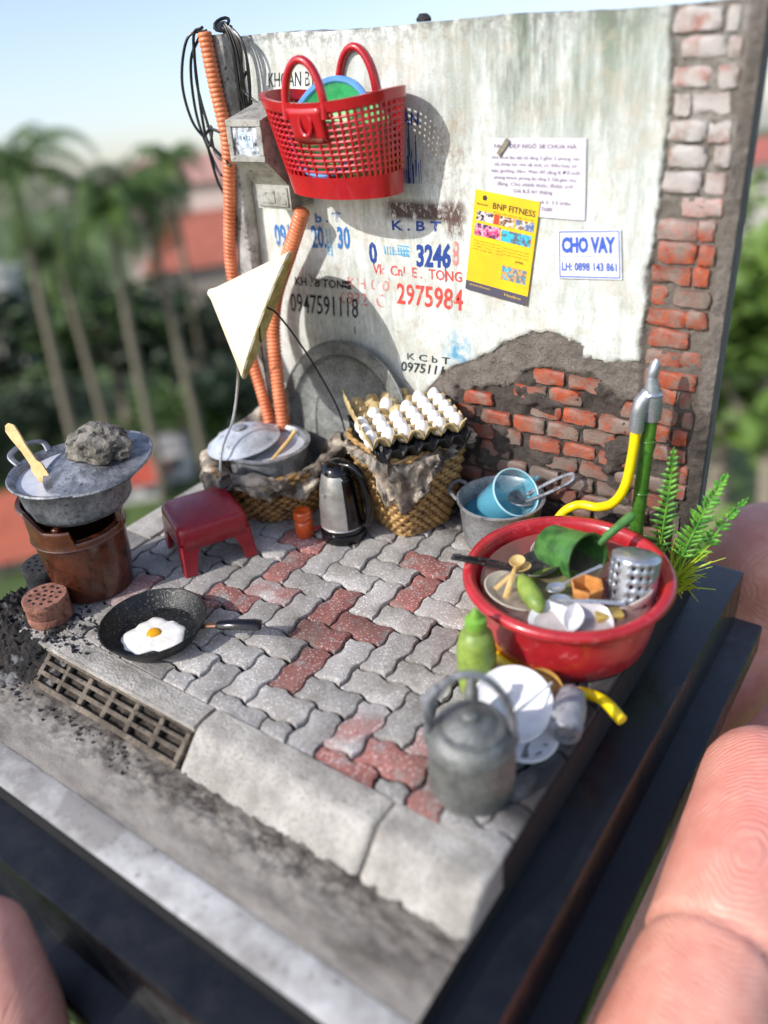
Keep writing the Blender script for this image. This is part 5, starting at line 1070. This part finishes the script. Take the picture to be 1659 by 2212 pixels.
c = tg.mix(tg.ramp(tg.noise(.002, 6, .7, vec=p), .4, .6), srgb('56692f'), srgb('36471f')); c = tg.mix(tg.ramp(tg.noise(.006, 4, .7, vec=p), .55, .68), c, srgb('8d8a78'))
gmat = tg.fin(c, .9)
struct(lk('ground', MB().lathe([(0, 0), (3000, 0), (12000, 0), (60000, 0)], n=48), gmat))
def m_leaf(name, a, b):
    t_ = NT(name); oi = t_.n('ShaderNodeObjectInfo'); c_ = t_.mix(t_.ramp(t_.noise(.02, 4, .7), .4, .6), srgb(a), srgb(b))
    hv = t_.n('ShaderNodeHueSaturation'); t_.l(c_, hv.inputs['Color']); t_.l(t_.ramp(oi.outputs['Random'], 0, 1, .5, .85), hv.inputs['Value']); return t_.fin(hv.outputs[0], .6)
L_dark = m_leaf('foliage_dark', '2c4624', '1b311b'); L_mid = m_leaf('foliage_mid', '56762e', '375824'); L_bright = m_leaf('foliage_bright', '7b9a3c', '52782a'); L_palm = m_leaf('palm_green', '6f8c3e', '4c6c30')
M_bark = flat('bark', '8a8070', .9); M_palmb = flat('palm_bark', '77705f', .85)
def crown_mesh(seed, mt, n=1100, leaf=.11):
    r_ = random.Random(seed); m = MB(); cl = [(V((r_.uniform(-.62, .62), r_.uniform(-.62, .62), r_.uniform(-.45, .6))), r_.uniform(.25, .45)) for _ in range(16)]
    for k in range(n):
        c_, R = r_.choice(cl); d = V((r_.gauss(0, 1), r_.gauss(0, 1), r_.gauss(0, 1))).normalized()*R*r_.uniform(.55, 1.05); q = c_+d
        a = V((r_.gauss(0, 1), r_.gauss(0, 1), r_.gauss(0, .6))).normalized(); b = a.cross(V((r_.gauss(0, 1), r_.gauss(0, 1), r_.gauss(0, 1)))).normalized(); s = leaf*r_.uniform(.5, 1.1)
        m.add([q-a*s, q-b*s*.5, q+a*s, q+b*s*.5+a.cross(b)*s*.15], [(0, 1, 2, 3)])
    me = bpy.data.meshes.new('crown'); me.from_pydata(m.v, [], m.f); me.materials.append(mt); return me
crowns = {k: [crown_mesh(s+i*7, mt) for i in range(3)] for k, (s, mt) in {'d': (1, L_dark), 'm': (50, L_mid), 'b': (90, L_bright)}.items()}
def trunk_mesh(h, r0, r1, lean, mt, n=9):
    m = MB(); m.tube([(lean*(k/8)**2, 0, h*k/8) for k in range(9)], [r0+(r1-r0)*k/8 for k in range(9)], n); return m
def tree(az, d, h, R, kind, label, group):
    x, y = azp(az, d); t_ = bthing('tree', label, 'tree', (x, y, 0), rnd.uniform(0, 6), group)
    m = trunk_mesh(h*.7, R*.09, R*.04, R*.1, M_bark)
    for k in range(4):
        a = k*1.6+rnd.random(); m.tube([(0, 0, h*.4), (R*.25*cos(a), R*.25*sin(a), h*.6), (R*.5*cos(a), R*.5*sin(a), h*.78)], [R*.04, R*.03, R*.015], 6)
    lk('trunk', m, M_bark, t_, smooth=1)
    lk('crown', None, None, t_, (0, 0, h-R*.75), me=rnd.choice(crowns[kind]), scale=(R, R, R*.85))
    return t_
def palm(az, d, zc, R, label, seed, lean=0):
    r_ = random.Random(seed); x, y = azp(az, d); t_ = bthing('palm_tree', label, 'palm tree', (x, y, 0), 0, 'palm trees left of the wall')
    lk('trunk', trunk_mesh(zc, 17, 11, lean, M_palmb, 12), M_palmb, t_, smooth=1)
    fm = MB()
    for k in range(30):
        a = 2*pi*k/30*3.7+r_.uniform(-.2, .2); e0 = r_.uniform(-.5, 1.25); L_ = R*r_.uniform(.8, 1.1); dx, dy = cos(a), sin(a); P_ = []
        q = V((lean, 0, zc)); ang = e0
        for s in range(10): P_.append(q.copy()); q = q+V((dx*cos(ang), dy*cos(ang), sin(ang)))*L_/9; ang -= .17+.03*s
        fm.tube(P_, [3*(1-s/11) for s in range(10)], 4)
        for s in range(1, 10):
            for half in (0, .5):
                pp_ = P_[s-1].lerp(P_[s], half); d_ = (P_[s]-P_[s-1]).normalized(); side = V((-dy, dx, 0)); ll = R*.27*(1-abs(s-4.5)/7)
                for sg in (-1, 1): tip = pp_+side*sg*ll*.8+d_*ll*.4-V((0, 0, ll*.45)); fm.add([pp_-d_*4, pp_+d_*5, tip], [(0, 1, 2)])
    lk('crown', fm, L_palm, t_)
palm(-20.6, 2500, 1010, 320, 'tallest palm tree at the far left with a wide crown', 1, 30)
palm(-18.4, 2900, 760, 250, 'lower palm tree between the two big leftmost palms, pale straight trunk', 2, -20)
palm(-15.6, 2500, 890, 270, 'palm tree in the middle of the left group, slightly right of the stove', 3, 20)
palm(-12.4, 2650, 930, 250, 'rightmost palm tree, nearest the orange conduit', 4, -30)
palm(-11.2, 3400, 1010, 200, 'small distant palm crown peeping above the rightmost palm', 5, 10)
for n_, (az, d, h, k_, lb) in enumerate(((-33, 3500, 620, 'd', 'dark tree behind the tall left palm, outermost of the far belt'), (-28, 3700, 660, 'm', 'mid green far tree behind the honeycomb briquettes'), (-24.5, 3500, 600, 'd', 'dark far tree seen just left of the stove pot'), (-20.5, 3650, 650, 'd', 'dark far tree between the two leftmost palm trunks'), (-16.8, 3500, 640, 'm', 'mid green far tree behind the middle palm trunk'), (-13.4, 3700, 600, 'd', 'dark far tree behind the rightmost palm trunk'), (-9.6, 3500, 560, 'd', 'dark far tree below the broad orange roof beside the hat'))):
    tree(az, d, h, 340, k_, lb, 'dark belt of trees behind the palms')
for n_, (az, d, h, k_, lb) in enumerate(((-31, 3000, 340, 'm', 'lower bushy tree at the outer left above the orange roof'), (-27, 2900, 300, 'd', 'lower dark bush tree right above the low orange roof'), (-22.5, 3050, 350, 'd', 'lower dark tree behind the rock on the stove pot'), (-13.2, 3000, 300, 'm', 'lower green tree between the small houses and the stool'), (-8.8, 2950, 360, 'd', 'lower dark tree directly left of the paper lined basket'))):
    tree(az, d, h, 235, k_, lb, 'lower trees in front of the dark belt')
for az, d, h, R, lb in ((24, 1750, 800, 330, 'bright green tree touching the right edge of the wall'), (27.5, 1500, 720, 300, 'bright green tree above the rear finger'), (31, 1650, 830, 330, 'bright green tree just outside the right border'), (21, 1900, 700, 320, 'bright green tree partly hidden by the wall end')):
    tree(az, d, h, R, 'b', lb, 'sunlit trees right of the wall')
for az, d, h, R, lb in ((24.5, 1050, 380, 230, 'garden tree in the gap between plinth and fingers'), (29, 950, 330, 220, 'garden tree behind the tip of the front finger'), (33, 900, 360, 220, 'garden tree right of the front finger'), (27, 700, 190, 150, 'small garden tree low beside the front finger'), (32, 620, 170, 140, 'small garden tree at the bottom right corner')):
    tree(az, d, h, R, 'b' if az < 30 else 'm', lb, 'low garden trees behind the fingers')
def house(az, d, w_, dp, h, rh, wallc, roofc, label, rz=0, z0=0):
    x, y = azp(az, d); t_ = bthing('house', label, 'house', (x, y, z0), rz)
    lk('wall', MB().box((0, 0, h/2), (w_, dp, h)), flat('house_wall', wallc, .9, 0, 0), t_)
    e = w_*.06; m = MB().add([(-w_/2-e, -dp/2-e, h+.5), (w_/2+e, -dp/2-e, h+.5), (w_/2+e, dp/2+e, h+.5), (-w_/2-e, dp/2+e, h+.5), (-w_/2+dp*.3, 0, h+rh), (w_/2-dp*.3, 0, h+rh)], [(0, 1, 5, 4), (1, 2, 5), (2, 3, 4, 5), (3, 0, 4), (3, 2, 1, 0)])
    rt = worn('roof_tiles', roofc, None, .02, rough=.8, bump=0); lk('roof', m, rt, t_)
    for k in range(max(2, int(w_/130))):
        xx = -w_/2+w_*(k+.5)/max(2, int(w_/130)); f = lk('window', MB().box((xx, -dp/2-2, h*.62), (48, 6, min(90, h*.3))), flat('window_frame', 'd8d4cc', .6, 0, 0), t_)
        lk('pane', MB().box((xx, -dp/2-6, h*.62), (38, 4, min(78, h*.26))), flat('window_glass', '2c3a42', .1, 0, 0), f)
house(-9.2, 4300, 620, 420, 560, 240, 'b9a998', 'ad6450', 'house with a broad orange red roof between the palms and the orange conduit', .2)  # roof colour dulled to stand in for distance haze
house(-9.5, 9000, 1500, 600, 900, 260, 'c9b4ac', 'b58a80', 'far pinkish house on the skyline left of the conduit', -.1)  # haze is imitated by a less saturated roof colour
house(-27.5, 2250, 520, 380, 40, 130, 'a89a88', 'b25e45', 'low building with an orange roof at the far left below the palms', .3)
house(-17.2, 2600, 190, 170, 60, 80, 'cfcac2', 'b24a36', 'small white house with a red roof at the foot of the palms', .1)
house(-15.0, 2750, 170, 150, 120, 30, 'd6d2cb', '8d8a86', 'small pale flat house right of the small red roofed one', .1)
house(25.8, 6200, 700, 500, 640, 150, 'd9d0c4', 'b56a5c', 'pale distant building beside the top right edge of the wall', 0)
house(-24.0, 5200, 500, 400, 560, 60, 'd2cfc8', 'a8a49c', 'pale distant block glimpsed behind the leftmost palm', .1)
# names stay unique per kind; drop build-only data
for o in bpy.data.objects:
    if 'org' in o: del o['org']
